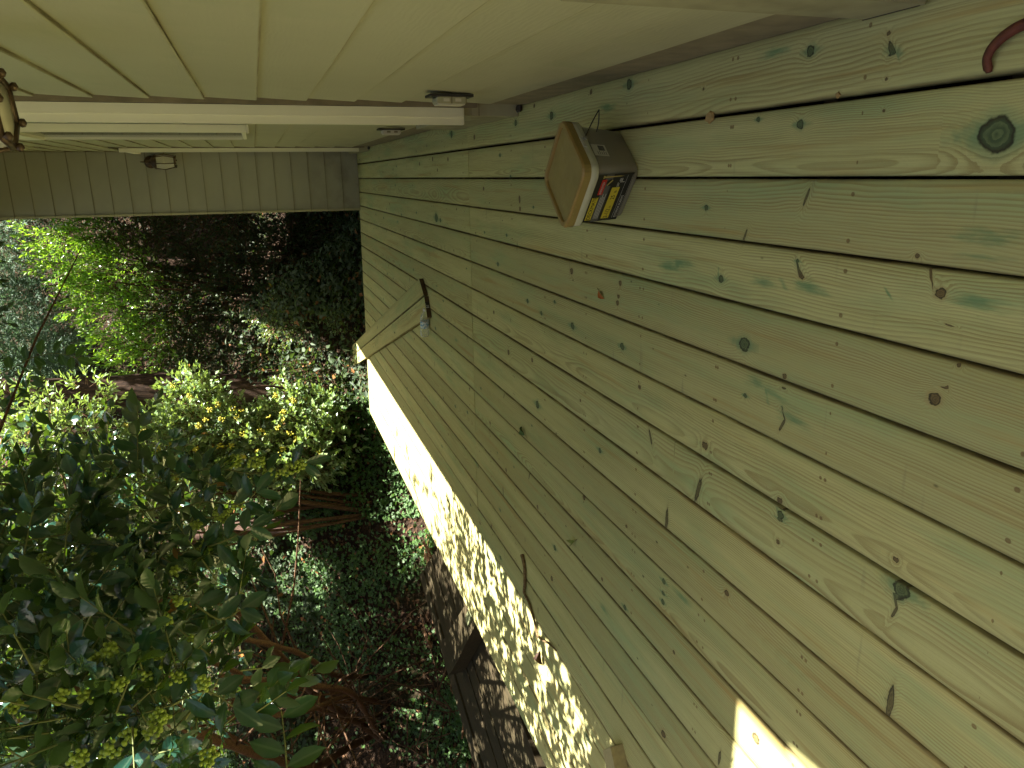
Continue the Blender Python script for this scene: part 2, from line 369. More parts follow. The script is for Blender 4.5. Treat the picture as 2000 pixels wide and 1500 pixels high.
def twig_leaves(P, D, n, tl, spread=.9, nup=.8):
    """n leaves along every twig of length tl; returns pos, dir, normal"""
    N = len(P); t = np.linspace(.12, 1, n); t = t[None]+rng.normal(size=(N, n))*.04
    a = norm(np.cross(D, rng.normal(size=(N, 3)))); b = np.cross(D, a)
    ang = np.arange(n)*(math.pi*.5)+np.where(np.arange(n) % 2, math.pi*.5, 0); ang = np.arange(n)*math.pi*(1.0)+np.floor(np.arange(n)/2)*math.pi*.5
    ang = ang[None]+rng.normal(size=(N, n))*.35
    side = a[:, None]*np.cos(ang)[..., None]+b[:, None]*np.sin(ang)[..., None]
    pos = P[:, None]+D[:, None]*(t*tl)[..., None]
    f = spread*(1.15-.75*np.clip(t, 0, 1))[..., None]
    d = norm(D[:, None]*(1.2-f*.6)+side*f+rng.normal(size=(N, n, 3))*.15)
    d[:, -1] = norm(D+rng.normal(size=(N, 3))*.2)
    nr = norm(D[:, None]*.5+np.array([0, 0, nup])+rng.normal(size=(N, n, 3))*.45)
    return pos.reshape(-1, 3), d.reshape(-1, 3), nr.reshape(-1, 3)
def twig_tubes(name, P, D, tl, r, mat, parent, back=.4):
    N = len(P); a = norm(np.cross(D, np.array([.3, .5, .8]))); b = np.cross(D, a); V = []
    for k in range(3):
        an = 2*math.pi*k/3; o = (a*math.cos(an)+b*math.sin(an))
        V += [P-D*tl*back+o*r*1.6, P+D*tl*1.0+o*r*.6]
    V = np.stack(V, 1); F = np.array([(0, 2, 3, 1), (2, 4, 5, 3), (4, 0, 1, 5)])
    return np_mesh(name, V.reshape(-1, 3), (F[None]+(np.arange(N)*6)[:, None, None]).reshape(-1, 4), mat, parent, None, True)

# ================================================================ THE SETTING
CX, CY, FOOT = -1.0, 2.5, 7.0
def H(x, y):
    x = np.asarray(x, float); y = np.asarray(y, float)
    r = np.hypot(x-CX, y-CY); s = np.maximum(r-FOOT, 0)
    left = np.clip((-x-1.0)/3.0, 0, 1)
    rise = .25*s+left*np.minimum(s, 2.4)*.75
    far = np.maximum(r-15, 0)*1.05
    h = -.62+rise+far
    h = h+.10*np.sin(x*1.7+y*.6)*np.cos(y*1.3-x*.4)*np.clip(s+.3, 0, 1.2)+.03*np.sin(x*6.1)*np.sin(y*5.3)
    return np.minimum(h, 16+0*h)
def ground_mesh():
    rr = np.concatenate([np.linspace(.0, 16, 130), np.linspace(16.4, 34, 40), np.array([40, 55, 80, 130, 220])]); th = np.linspace(0, 2*math.pi, 200, endpoint=False)
    R, T = np.meshgrid(rr, th, indexing='ij'); X = CX+R*np.cos(T); Y = CY+R*np.sin(T); Z = H(X, Y)
    V = np.stack([X, Y, Z], -1).reshape(-1, 3); n = len(th); F = []
    i, j = np.meshgrid(np.arange(len(rr)-1), np.arange(n), indexing='ij'); j2 = (j+1) % n
    F = np.stack([i*n+j, (i+1)*n+j, (i+1)*n+j2, i*n+j2], -1).reshape(-1, 4)
    return V, F
V, F = ground_mesh(); tag(np_mesh('ground', V, F, M['ground']), 'brown leaf littered soil rising to a bank behind the deck', 'ground', kind='structure')

# ================================================================ DECK
KN = [(0.226, 1.325, 0.0117, 'g'), (0.189, 1.113, 0.0085, 'g'), (0.091, 1.341, 0.0105, 'g'), (0.049, 0.894, 0.0284, 'g'), (0.226, 1.128, 0.0043, 'b'), (0.152, 1.122, 0.0032, 'b'), (0.1, 1.122, 0.0032, 'b'), (-0.051, 1.3, 0.0103, 's'), (0.11, 1.482, 0.0062, 'g'), (0.195, 1.705, 0.0041, 'b'), (-0.085, 1.665, 0.0081, 'g'), (0.248, 2.102, 0.0162, 'g'), (0.254, 2.373, 0.0089, 'b'), (0.256, 2.908, 0.0085, 'b'), (0.207, 2.722, 0.016, 'g'), (0.208, 3.133, 0.0136, 'g'), (0.182, 3.777, 0.0134, 'b'), (0.221, 4.245, 0.0209, 'g'), (0.099, 4.746, 0.0133, 'b'), (0.09, 4.348, 0.0122, 'b'), (-0.095, 3.096, 0.0112, 'b'), (-0.14, 3.091, 0.0112, 'b'), (-0.252, 4.71, 0.0297, 'g'), (0.086, 3.367, 0.0096, 'g'), (-0.144, 1.499, 0.0101, 's'), (-0.142, 1.008, 0.005, 'b'), (-0.181, 1.312, 0.0046, 'g'), (-0.209, 1.294, 0.0092, 'b'), (-0.198, 0.952, 0.0108, 'b'), (-0.252, 1.584, 0.0105, 'g'), (-0.392, 1.47, 0.0202, 'g'), (-0.376, 0.933, 0.013, 'b'), (-0.308, 0.897, 0.0039, 'b'), (-0.432, 1.319, 0.0072, 'b'), (-0.507, 1.323, 0.0072, 'g'), (-0.543, 1.315, 0.0109, 's'), (-0.514, 1.455, 0.0064, 'g'), (-0.407, 3.42, 0.0123, 'g'), (-0.339, 2.521, 0.0132, 'b'), (-0.332, 2.128, 0.0098, 'b'), (-0.397, 2.143, 0.0099, 'b'), (-0.539, 2.512, 0.0152, 'g'), (-0.477, 2.692, 0.008, 'g'), (-0.546, 2.84, 0.0105, 'g'), (-0.531, 2.106, 0.0132, 'g'), (-0.693, 1.608, 0.0126, 'b'), (-0.631, 1.978, 0.008, 'b'), (-0.767, 1.903, 0.0142, 's'), (-0.805, 3.282, 0.0145, 'b'), (-0.768, 2.954, 0.011, 'b'), (-0.949, 2.886, 0.0198, 'g'), (-0.935, 2.254, 0.0109, 'g'), (-0.829, 1.631, 0.0231, 's'), (-1.564, 3.4, 0.0159, 's'), (-0.651, 3.502, 0.0101, 'b'), (-0.521, 3.008, 0.011, 'g'), (-0.989, 1.786, 0.022, 's'), (-1.125, 2.037, 0.007, 'b'), (-1.051, 1.47, 0.01, 'b'), (-1.193, 1.787, 0.0098, 'g'), (-1.263, 1.787, 0.01, 'g'), (-1.171, 2.389, 0.0117, 'b'), (-1.524, 2.679, 0.0133, 'g'), (-1.689, 2.714, 0.0138, 'b'), (-1.42, 2.215, 0.0077, 'b'), (-1.427, 2.033, 0.0111, 'g'), (-1.388, 1.709, 0.0067, 'b'), (-1.548, 1.449, 0.0146, 's'), (-1.71, 1.744, 0.0145, 'b'), (-2.195, 2.325, 0.0161, 'g'), (-2.694, 3.201, 0.0118, 'b'), (-0.718, 1.298, 0.0087, 'b'), (-0.752, 1.294, 0.0113, 'g'), (-0.819, 1.294, 0.0064, 'b'), (-0.695, 0.966, 0.0065, 'b'), (-0.747, 0.947, 0.0197, 'g'), (-0.799, 0.955, 0.0089, 's'), (-0.984, 0.936, 0.0212, 's'), (-1.371, 1.309, 0.0148, 'b'), (-0.262, 4.599, 0.0161, 'g')]
ST = [(-1.19, 1.68), (.24, 1.45), (-.23, 1.27), (-.2, .88), (-.23, 1.77), (-.47, 1.41), (-.25, 1.83), (-.52, 1.28), (-1.53, 2.19), (-.88, 4.7), (-2.24, 2.35), (.23, 4.27), (-.24, 1.42), (-.1, .88), (-1.02, 6.0), (-.95, 4.3), (-.6, 6.6), (.15, 6.9), (-1.3, 5.2), (.2, 2.25), (-1.6, 3.9), (-.35, 6.1)]
PT = .1435; X0 = -.0138
gapw = {-2: .004, -1: .0085, 0: .006, 1: .005, 2: .005, 3: .0065, 4: .0045, 5: .009, 6: .004, 7: .004}
deck = thing('deck', 'long deck of new greenish pressure treated pine boards beside the house', 'deck')
def board_arrays():
    VV, FF, BU, KC, KT, SN = [], [], [], [], [], []; base = 0
    kn = list(KN)
    for _ in range(300):
        k = (random.uniform(-2.6, .2), random.uniform(2.6, 8.3), random.uniform(.005, .0125), random.choice('ggbbs'))
        if all(math.hypot(k[0]-a[0], k[1]-a[1]) > .13 for a in kn): kn.append(k)
    for _ in range(26):
        k = (random.uniform(-2.6, .2), random.uniform(-2.2, 2.6), random.uniform(.005, .010), random.choice('gbb'))
        if all(math.hypot(k[0]-a[0], k[1]-a[1]) > .2 for a in kn): kn.append(k)
    ka = np.array([(a[0], a[1], a[2]*(.86 if a[2] < .024 else .95)) for a in kn]); kty = np.array([{'g': .08, 'b': 1.0, 's': .7}[a[3]]*(a[2] < .024) for a in kn])
    kx = np.where(np.array([a[3] for a in kn]) == 's', 2.1, 1.0); ky = np.where(kx > 1, .42, 1.15)
    sa = np.array(ST)
    for b in range(-2, 19):
        ga, gb = gapw.get(b, .004), gapw.get(b+1, .004)
        xr, xl = X0-PT*b-ga/2, X0-PT*(b+1)+gb/2
        if b == -2: xr = .274
        for seg, (ya, yb) in enumerate(((-5.0, 3.9078), (3.9118, None))):
            br = random.random(); dz = random.uniform(-.0016, .0016); skew = random.uniform(-.0012, .0012)
            xm = (xl+xr)/2; wd = xr-xl
            offs = [0, 0, .003]+[wd*t for t in (.22, .42, .62, .82)]+[wd-.003, wd, wd]; zs = [-.03, -.0035, 0, .0004, .0006, .0006, .0004, 0, -.0035, -.03]
            yend = (lambda x: 8.38+.125*(.24-x)) if yb is None else (lambda x: yb)
            ny = int(((yb or 8.6)-ya)/.028)
            x = xl+np.array(offs); t = np.linspace(0, 1, ny+1); X, TT = np.meshgrid(x, t); YE = np.array([yend(a) for a in x])[None]
            Y = ya+(YE-ya)*TT; Z = np.broadcast_to(np.array(zs)[None], X.shape)+dz
            X = X+skew*np.sin(Y*1.1+b)
            k = X.shape[1]; v = np.stack([X, Y, Z], -1).reshape(-1, 3)
            i, j = np.meshgrid(np.arange(ny), np.arange(k-1), indexing='ij')
            f = np.stack([i*k+j, i*k+j+1, (i+1)*k+j+1, (i+1)*k+j], -1).reshape(-1, 4)
            ends = []
            for row, rev in ((0, False), (ny, True)):
                c = [row*k+q for q in range(k)]
                for q in range(1, k-2):
                    pass
                # cap strips between underside line and top line
            v2 = v.reshape(ny+1, k, 3)
            caps_v = []; capf = []
            for row in (0, ny):
                top = v2[row]; bot = top.copy(); bot[:, 2] = -.03+dz
                b0 = len(v)+sum(len(cv) for cv in caps_v); caps_v.append(np.concatenate([top, bot]))
                for q in range(k-1): capf.append((b0+q, b0+q+1, b0+k+q+1, b0+k+q) if row else (b0+q+1, b0+q, b0+k+q, b0+k+q+1))
            v = np.concatenate([v]+caps_v); f = np.concatenate([f, np.array(capf)])
            bu = np.stack([v[:, 1], v[:, 0]-xm, np.full(len(v), br)], -1)
            inb = (ka[:, 0] > xl-.02) & (ka[:, 0] < xr+.02)
            kc = np.zeros((len(v), 3)); kt = np.zeros(len(v))
            if inb.any():
                a = ka[inb]; A, B = kx[inb], ky[inb]; ty = kty[inb]
                dx = (v[:, None, 0]-a[None, :, 0]); dy = (v[:, None, 1]-a[None, :, 1])
                nd = np.hypot(dx, dy); w = np.argmin(nd, 1); ii = np.arange(len(v))
                ok = nd[ii, w] < np.maximum(a[w, 2]*5.5*np.maximum(A[w], 1), .065)
                rr = a[w, 2]; an = np.where(A[w] > 1, .5*np.sin(a[w, 1]*37.0), 0.0); ex, ey = dx[ii, w]*np.cos(an)+dy[ii, w]*np.sin(an), dy[ii, w]*np.cos(an)-dx[ii, w]*np.sin(an)
                kc[:, 0] = ex/(rr*A[w]); kc[:, 1] = ey/(rr*B[w]); kc[:, 2] = 1
                kc[~ok] = 0; kt[:] = ty[w]
            sn = np.zeros((len(v), 3)); dx = (v[:, None, 0]-sa[None, :, 0]); dy = (v[:, None, 1]-sa[None, :, 1])
            nd = np.hypot(dx/.018, dy/.07); w = np.argmin(nd, 1); ii = np.arange(len(v)); ok = nd[ii, w] < 5
            sn[:, 0] = dx[ii, w]/.018; sn[:, 1] = dy[ii, w]/.07; sn[:, 2] = 1; sn[~ok] = 0
            VV.append(v); FF.append(f+base); base += len(v); BU.append(bu); KC.append(kc); KT.append(kt); SN.append(sn)
    return [np.concatenate(a) for a in (VV, FF, BU, KC, KT, SN)]
V, F, BU, KC, KT, SN = board_arrays()
np_mesh('decking', V, F, M['deck'], deck, {'bu': BU, 'kc': KC, 'kt': KT, 'stn': SN}, False)
jm = MB()
for y in np.arange(-4.8, 8.4, .4064): jm.box((-2.66, y-.019, -.17), (.25, y+.019, -.033))
jm.build('joists', M['timber'], deck)
rim = MB(); rim.prism([(-2.712, -5), (-2.672, -5), (-2.672, 8.70), (-2.712, 8.71)], -.20, -.032)
rim.build('rim_joist', M['debris'], deck)
fr = MB(); fr.prism([(-2.712, 8.712), (-2.67, 8.665), (.24, 8.32), (.24, 8.36)], -.20, -.034); fr.build('end_joist', M['debris'], deck)
for y in (1.2, 3.6, 6.0, 8.4):
    pm = MB(); pm.box((-2.66, y-.045, -.75), (-2.57, y+.045, -.172)); pm.build('post', M['timber'], deck)

# ================================================================ HOUSE
house = thing('house', 'house with cream lap siding and white door trims along the deck', 'house')
W_ = .26
def lap_wall(y0, y1, zb, zt, wx=W_, ends=True, pitch=.1706, z0=.1711, axis='x', name='siding'):
    m = MB(); k0 = round((zb-z0)/pitch); z = z0+pitch*k0
    while z < zt:
        a, b = wx, wx+.011; z2 = z+pitch
        n = max(1, int((y1-y0)/.25))
        ys = [y0+(y1-y0)*i/n for i in range(n+1)]
        prof = [(b+.004, z+.002), (a+.004, z), (a+.0025, z+.004), (b, z2+.001)]
        vs = []; jit = random.uniform(-.0012, .0012)
        for i, y in enumerate(ys):
            j = jit+.0009*math.sin(i*1.3+z*9)
            for px, pz in prof: vs.append((px+j*.4, y, pz+j))
        fs = [(i*4+q, i*4+q+1, (i+1)*4+q+1, (i+1)*4+q) for i in range(n) for q in range(3)]
        for i in (0, n):
            e = len(vs); vs += [(b+.02, ys[i], z), (b+.02, ys[i], z2)]
            q = [i*4+1, i*4+2, i*4+3, e+1, e]; fs.append(tuple(q if i else q[::-1]))
        m.add(vs, fs); z = z2
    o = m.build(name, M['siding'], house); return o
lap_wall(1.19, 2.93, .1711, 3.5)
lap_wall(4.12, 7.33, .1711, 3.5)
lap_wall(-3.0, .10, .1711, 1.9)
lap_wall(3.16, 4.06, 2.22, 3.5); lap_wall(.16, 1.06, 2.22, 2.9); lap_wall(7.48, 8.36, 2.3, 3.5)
bk = MB(); bk.box((.285, 1.383, -.7), (.33, 9.4, 3.52)); bk.add([(x, y, z) for x in (.285, .33) for y, z in ((-5, -.7), (1.3825, -.7), (1.3825, 3.52), (-5, 1.55))], [(0, 3, 2, 1), (4, 5, 6, 7), (0, 1, 5, 4), (3, 7, 6, 2), (0, 4, 7, 3)]); bk.build('wall_core', M['skirt'], house)  # near end's unseen top slanted to shape the sun patch
for a, b in ((1.16, 3.04), (4.12, 7.36), (-3, .08)):
    sk = MB(); sk.box((.272, a, -.05), (.2845, b, .19)); sk.build('skirt_board', M['skirt'], house)
def door(y0, p, zbot, ztop, wdt=.92, plz=None):
    """door opening seen end-on: near casing proud of the siding, panel set back"""
    c = MB(); c.box((W_-p, y0, zbot), (.2600, y0+.03, ztop), bev=.003); c.box((W_-p+.028, y0-.010, zbot+.002), (.2595, y0-.0005, ztop), bev=.003)
    c.box((W_-.002, y0+.03+wdt, .02), (.2845, y0+.09+wdt, ztop-.02), bev=.003)
    c.box((W_-p+.01, y0+.031, ztop-.06), (.2845, y0+.09+wdt, ztop), bev=.003)
    c.build('door_casing', M['white'], house)
    if plz is not None:
        q = MB(); q.box((.233, y0+.012, .003), (.2845, y0+.03+wdt, plz), bev=.003); q.build('casing_base', M['plinth'], house)
        q = MB(); q.box((.231, y0+.008, .004), (.2843, y0+.0115, .20), bev=.001); q.build('base_edge', M['siding'], house)
        q = MB(); q.box((.245, y0-.045, .003), (.272, y0-.005, .022), bev=.008); q.build('sill_end', M['darkend'], house)
    g_ = MB(); g_.box((.2615, y0-.02, zbot-.05), (.2842, y0+.011, ztop)); g_.build('gap_strip', M['skirt'], house)  # brown strip between the siding end and the casing
    d = MB(); d.box((.2815, y0+.031, .03), (.2848, y0+.03+wdt, ztop-.061))
    for z in (.2, 1.15): d.box((.277, y0+.15, z), (.281, y0+wdt-.1, z+.75), bev=.003)
    d.build('door', M['white'], house)
    
door(3.085, .064, .235, 2.16, .95, .233)
door(7.42, .032, .10, 2.13, .82, .098)
# nearest trim at the right edge: only its unpainted foot is in view
q = MB(); q.box((.2545, 1.045, .003), (.2845, 1.172, .60), bev=.010); q.build('casing_base', M['plinth'], house)
q = MB(); q.box((.2535, 1.052, .004), (.2846, 1.176, .03), bev=.012); q.build('sill_end', M['darkend'], house)
q = MB(); q.box((.256, 1.05, .602), (.2845, 1.168, 2.16), bev=.004); q.build('door_casing', M['white'], house)
d = MB(); d.box((.2815, .1, .03), (.2848, 1.07, 2.1)); d.build('door', M['white'], house)
# window whose near casing stands proud above waist height
wn = MB(); wn.box((.2225, 4.20, 1.075), (.2595, 4.235, 2.3), bev=.003); wn.box((.2195, 4.19, 1.060), (.2595, 4.25, 1.0745), bev=.003); wn.box((.238, 4.236, 1.078), (.2595, 5.29, 1.10), bev=.003)
wn.box((.236, 5.25, 1.102), (.2595, 5.29, 2.3), bev=.003); wn.box((.23, 4.236, 2.2), (.2595, 5.249, 2.3), bev=.003)
wi = wn.build('window', M['white'], house)
g = NT('window_glass'); g.base((.03, .035, .03), .08, .6)
gp = MB(); gp.box((.248, 4.236, 1.102), (.2585, 5.249, 2.199)); gp.build('pane', g.m, wi)
# end wall at the far side of the deck
def end_wall():
    m = MB(); y0 = 8.385; z = .1711-.1706; x0, x1 = -.325, .262
    while z < 3.4:
        z2 = z+.1706; m.add([(x0, y0+.012, z+.002), (x1, y0+.012, z+.002), (x0, y0, z), (x1, y0, z), (x0, y0, z+.003), (x1, y0, z+.003), (x0, y0+.011, z2+.001), (x1, y0+.011, z2+.001)],
            [(0, 1, 3, 2), (2, 3, 5, 4), (4, 5, 7, 6)]); z = z2
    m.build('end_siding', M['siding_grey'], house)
    c = MB(); c.box((-.346, 8.372, -.1), (-.3255, 8.50, 3.545), bev=.002); c.build('corner_trim', M['siding'], house)
    s = MB()
    s.add([(-.33, 8.5, -.7), (-.33, 13, -.7), (-.33, 13, 4.39), (-.33, 9.385, 4.39), (-.33, 9.385, 3.545), (-.33, 8.5, 3.545)], [(0, 5, 4, 3, 2, 1)])
    s.box((-.322, 8.40, -.7), (.4, 8.45, 3.54)); s.build('wall_core', M['skirt'], house)
end_wall()
# roof: eaves above the frame, their unseen outline shaped to cast the deck's shadow
rf = MB(); zr = 3.55
rf.prism([(-.39, 1.385), (5, 1.385), (5, 9.38), (-.39, 9.38)], zr, zr+.14)
rf.add([(x, y, z) for x in (.285, 5) for y, z in ((-5, 1.552), (1.383, 3.522), (1.383, 3.62), (-5, 1.65))], [(0, 3, 2, 1), (4, 5, 6, 7), (0, 1, 5, 4), (1, 2, 6, 5), (2, 3, 7, 6), (0, 4, 7, 3)])
rf.prism([(-.40, 9.382), (5, 9.382), (5, 14), (-.40, 14)], 4.4, 4.54)
rf.add([(-.39, 1.42, zr+.141), (-.39, 9.38, zr+.141), (2.5, 9.38, zr+1.0), (2.5, 1.42, zr+1.0)], [(0, 3, 2, 1)])
rf.build('roof', M['roof'], house)

# ================================================================ THINGS ON THE WALLS
def lantern(name, label, loc, rz, sc=1.0):
    """wall lantern: local -y points away from the wall"""
    t = thing(name, label, 'wall lantern', loc, rz, 'wall lanterns on the siding')
    S = Matrix.Scale(sc, 4)
    b = MB(); b.lathe([(.0, .0), (.055, .0), (.058, .008), (.045, .018), (.0, .024)], 20, S @ Matrix.Translation((0, 0, .06)) @ Matrix.Rotation(math.pi/2, 4, 'X')); b.build('backplate', M['bronze'], t, True)
    a = MB(); a.tube([S @ Vector(p) for p in curve_pts([(0, -.02, .06), (0, -.05, .035), (0, -.09, .04), (0, -.115, .075), (0, -.115, .115)], 5)], .007*sc, 8); a.build('arm', M['bronze'], t, True)
    cg = MB(); rt, rb, zt, zb = .062, .074, .00, -.165
    n = 6; P1 = [Vector((rt*math.cos(2*math.pi*k/n+.26), -.115+rt*math.sin(2*math.pi*k/n+.26), zt)) for k in range(n)]
    P2 = [Vector((rb*math.cos(2*math.pi*k/n+.26), -.115+rb*math.sin(2*math.pi*k/n+.26), zb*.45)) for k in range(n)]
    P3 = [Vector((rt*.86*math.cos(2*math.pi*k/n+.26), -.115+rt*.86*math.sin(2*math.pi*k/n+.26), zb)) for k in range(n)]
    for k in range(n):
        k2 = (k+1) % n
        for A, B, r in ((P1[k], P2[k], .0042), (P2[k], P3[k], .0042), (P1[k], P1[k2], .006), (P3[k], P3[k2], .0065)): cg.tube([S @ A, S @ B], r*sc, 5)
    for k in range(n):
        cg.lathe([(.0, -.016), (.006, -.013), (.007, -.008), (.003, -.003), (.004, .004)], 8, S @ Matrix.Translation(P3[k]))
    cg.build('cage', M['bronze'], t, True)
    gl = MB()
    for k in range(n):
        k2 = (k+1) % n; c = Vector((0, -.115, 0)); q = lambda p: S @ (Vector((c.x, c.y, p.z))+(p-Vector((c.x, c.y, p.z)))*.965)
        gl.add([q(P1[k]), q(P1[k2]), q(P2[k2]), q(P2[k])], [(0, 1, 2, 3)]); gl.add([q(P2[k]), q(P2[k2]), q(P3[k2]), q(P3[k])], [(0, 1, 2, 3)])
    gl.build('glass', M['glass'], t)
    rf = MB(); rf.lathe([(.07, .0), (.066, .012), (.04, .04), (.02, .052), (.012, .075), (.018, .085), (.008, .1), (.004, .135), (.0, .14)], 18, S @ Matrix.Translation((0, -.115, 0))); rf.build('cap', M['bronze'], t, True)
    bt = MB(); bt.lathe([(.0, -.166), (.045, -.166), (.045, -.160), (.012, -.158), (.012, -.11), (.014, -.1), (.02, -.07), (.014, -.045), (.0, -.038)], 14, S @ Matrix.Translation((0, -.115, 0))); bt.build('candle_bulb', M['plastic_white'], t, True)
    return t
g = NT('seeded_glass'); g.base((.85, .84, .72), .25, .5); g.put(g.p.inputs['Transmission Weight'], .0)
tb = g.n('BsdfTransparent'); ms = g.n('MixShader'); ms.inputs[0].default_value = .42
g.t.links.new(tb.outputs[0], ms.inputs[1]); g.t.links.new(g.p.outputs[0], ms.inputs[2]); g.t.links.new(ms.outputs[0], g.out.inputs[0]); M['glass'] = g.m
lantern('wall_lantern', 'bronze lantern cut off by the picture edge beside the near door trim', (W_, 1.64, 1.672), -math.pi/2, 1.2)
lantern('wall_lantern', 'small bronze lantern on the grey end wall at the far end of the deck', (.165, 8.384, 1.94), 0, 1.02)

def outlet(label, y, z, open_):
    t = thing('outlet_box', label, 'outlet', (W_, y, z), 0, 'outlet boxes low on the siding')
    b = MB(); b.box((-.030, -.034, -.052), (-.0095, .034, .052), bev=.005); b.build('box', M['siding'] if open_ else M['plastic_white'], t)
    g = MB(); g.box((-.009, -.040, -.074), (-.0005, .040, .074), bev=.001); g.build('gasket', M['black'], t)
    f = MB(); f.box((-.034, -.030, -.046), (-.0305, .030, .046), bev=.001); f.build('flap_cover', M['plastic_white'], t)
    for zz in (-.022, .018):
        s = MB(); s.box((-.024, -.0352, zz-.010), (-.014, -.0342, zz+.010)); s.build('socket', M['plastic_white'] if open_ else M['skirt'], t)
outlet('weathered outlet box with dark gasket low on the siding beside the near white trim', 2.60, .415, True)
outlet('pale outlet box low on the siding between the two white trims further along', 4.45, .30, False)

# ================================================================ SCREW BUCKET
def rrect(w, r, n=5):
    out = []
    for cx, cy, a0 in ((w-r, w-r, 0), (-w+r, w-r, 90), (-w+r, -w+r, 180), (w-r, -w+r, 270)):
        for k in range(n+1):
            a = math.radians(a0+90*k/n); out.append((cx+r*math.cos(a), cy+r*math.sin(a)))
    return out
def loft(secs, mb, close_top=False, close_bot=False):
    n = len(secs[0][0]); vs = []
    for poly, z in secs: vs += [(x, y, z) for x, y in poly]
    fs = [(i*n+k, i*n+(k+1) % n, (i+1)*n+(k+1) % n, (i+1)*n+k) for i in range(len(secs)-1) for k in range(n)]
    if close_bot: fs.append(tuple(range(n-1, -1, -1)))
    if close_top: fs.append(tuple((len(secs)-1)*n+k for k in range(n)))
    mb.add(vs, fs)
BZ = math.radians(-40.5)
bk = thing('screw_bucket', 'square clear plastic screw bucket with dusty tan lid and black label', 'bucket', (-.003, 2.155, .0015), BZ)
g = NT('clear_cloudy_plastic'); o = g.obj(); g.base(g.mix(g.noise(o, 25, 4), (.55, .56, .50), (.66, .66, .58)), .3, .5)
tb = g.n('BsdfTransparent'); tb.inputs['Color'].default_value = (.9, .9, .85, 1); ms = g.n('MixShader'); ms.inputs[0].default_value = .40
g.t.links.new(tb.outputs[0], ms.inputs[1]); g.t.links.new(g.p.outputs[0], ms.inputs[2]); g.t.links.new(ms.outputs[0], g.out.inputs[0])
b = MB(); loft([(rrect(.094, .03), 0), (rrect(.097, .032), .004), (rrect(.1105, .034), .150)], b, close_bot=True)
b.build('tub', g.m, bk, True)
b = MB(); loft([(rrect(.1125, .034), .134), (rrect(.1165, .036), .136), (rrect(.1175, .036), .163), (rrect(.1155, .036), .168), (rrect(.1125, .034), .168)], b)
b.build('rim_band', simple('pale_cloudy_plastic_band', (.62, .64, .56), .35, .1, 20), bk, True)
c = MB(); loft([(rrect(.090, .027), .006), (rrect(.1045, .03), .128)], c, close_top=True, close_bot=True)
g = NT('deck_screws_in_bulk'); o = g.obj(); v = g.n('TexVoronoi', feature='F1'); g.put(v.inputs['Vector'], g.scale(o, (130, 130, 260))); v.inputs['Scale'].default_value = 1
vc = g.sep(v.outputs['Color']); g.base(g.mix(g.rng(g.noise(o, 16, 3), .35, .65), g.mix(vc[0], (.07, .045, .03), (.16, .115, .075)), g.mix(vc[1], (.10, .05, .02), (.36, .19, .07))), .5, .5, .2)
g.bump(v.outputs['Distance'], .6, .004); c.build('screws', g.m, bk)
l = MB(); loft([(rrect(.1190, .037), .160), (rrect(.1195, .037), .181), (rrect(.1165, .036), .1865), (rrect(.1065, .031), .1865), (rrect(.1045, .03), .1835), (rrect(.1035, .03), .1785)], l, close_top=True)
g = NT('dusty_tan_lid_plastic'); o = g.obj(); z = g.sep(o)[2]; f = g.noise(o, 14, 5, .65); f2 = g.noise(o, 60, 4, .7)
ins = g.math('MULTIPLY', g.rng(z, .1795, .179), g.rng(f, .25, .5, .45, 1))
cc = g.mix(f2, (.26, .165, .04), (.33, .225, .07)); cc = g.mix(g.math('MULTIPLY', ins, .75), cc, (.28, .22, .07))
spot = g.rng(g.noise(o, 22, 3, .6), .66, .72, 0, .7); cc = g.mix(g.math('MULTIPLY', spot, ins), cc, (.38, .36, .14))
g.base(cc, g.rng(f, .3, .7, .3, .6), .5); g.bump(f2, .15, .001); l.build('lid', g.m, bk)
tb_ = MB(); tb_.box((.112, -.020, .148), (.1205, .020, .160), bev=.002); tb_.build('latch_tab', simple('pale_tab', (.5, .5, .44), .4), bk)
# the bail folded out on the right-hand face
hd = MB(); hd.tube(curve_pts([(.117, .020, .142), (.150, .045, .122), (.172, .070, .100), (.168, .076, .094), (.140, .060, .092), (.118, .048, .096)], 4), .0018, 6); hd.build('wire_handle', simple('dark_wire', (.05, .05, .045), .4, metal=.8), bk, True)
hb = MB(); hb.lathe([(.0, -.004), (.007, -.004), (.007, .004), (0, .004)], 12, Matrix.Translation((.1185, .018, .143)) @ Matrix.Rotation(math.pi/2, 4, 'Y')); hb.build('handle_boss', simple('grey_boss', (.3, .3, .27), .5), bk)
# label on the front-left face: local plane, x to the right, y up, tilted with the tub's taper
def flat(name, c, rough=.35): m = NT(name); f = m.noise(m.obj(), 90, 3); m.base(m.mix(f, tuple(x*.85 for x in c), c), rough, .5); return m.m
LB = dict(k=flat('label_black', (.012, .012, .012)), y=flat('label_yellow', (.62, .52, .04)), r=flat('label_red', (.50, .02, .015)), g=flat('label_grey', (.10, .10, .095)), w=flat('label_white', (.55, .55, .5)), gold=flat('label_gold', (.45, .36, .10)))
tilt = math.atan2(.0135, .146)
FM = Matrix.Translation((0, -.0967-.0012, .004)) @ Matrix.Rotation(math.pi/2+tilt, 4, 'X')       # face plane: (x, y up) -> tub face
def plate(mb, x0, y0, x1, y1, h, FM=FM, th=.0003): mb.box((x0, y0, h), (x1, y1, h+th), FM)
lab = MB(); plate(lab, -.088, .012, .092, .128, 0, th=.0006); lo = lab.build('label', LB['k'], bk)
def piece(name, rects, mat, h, parent):
    m = MB()
    for r in rects: plate(m, *r, h)
    return m.build(name, mat, parent)
piece('grey_band', [(-.088, .078, .092, .102)], LB['g'], .0007, lo)
piece('yellow_panel', [(-.080, .104, .008, .124)], LB['y'], .0011, lo)
piece('yellow_panel', [(-.078, .044, .042, .070)], LB['y'], .0011, lo)
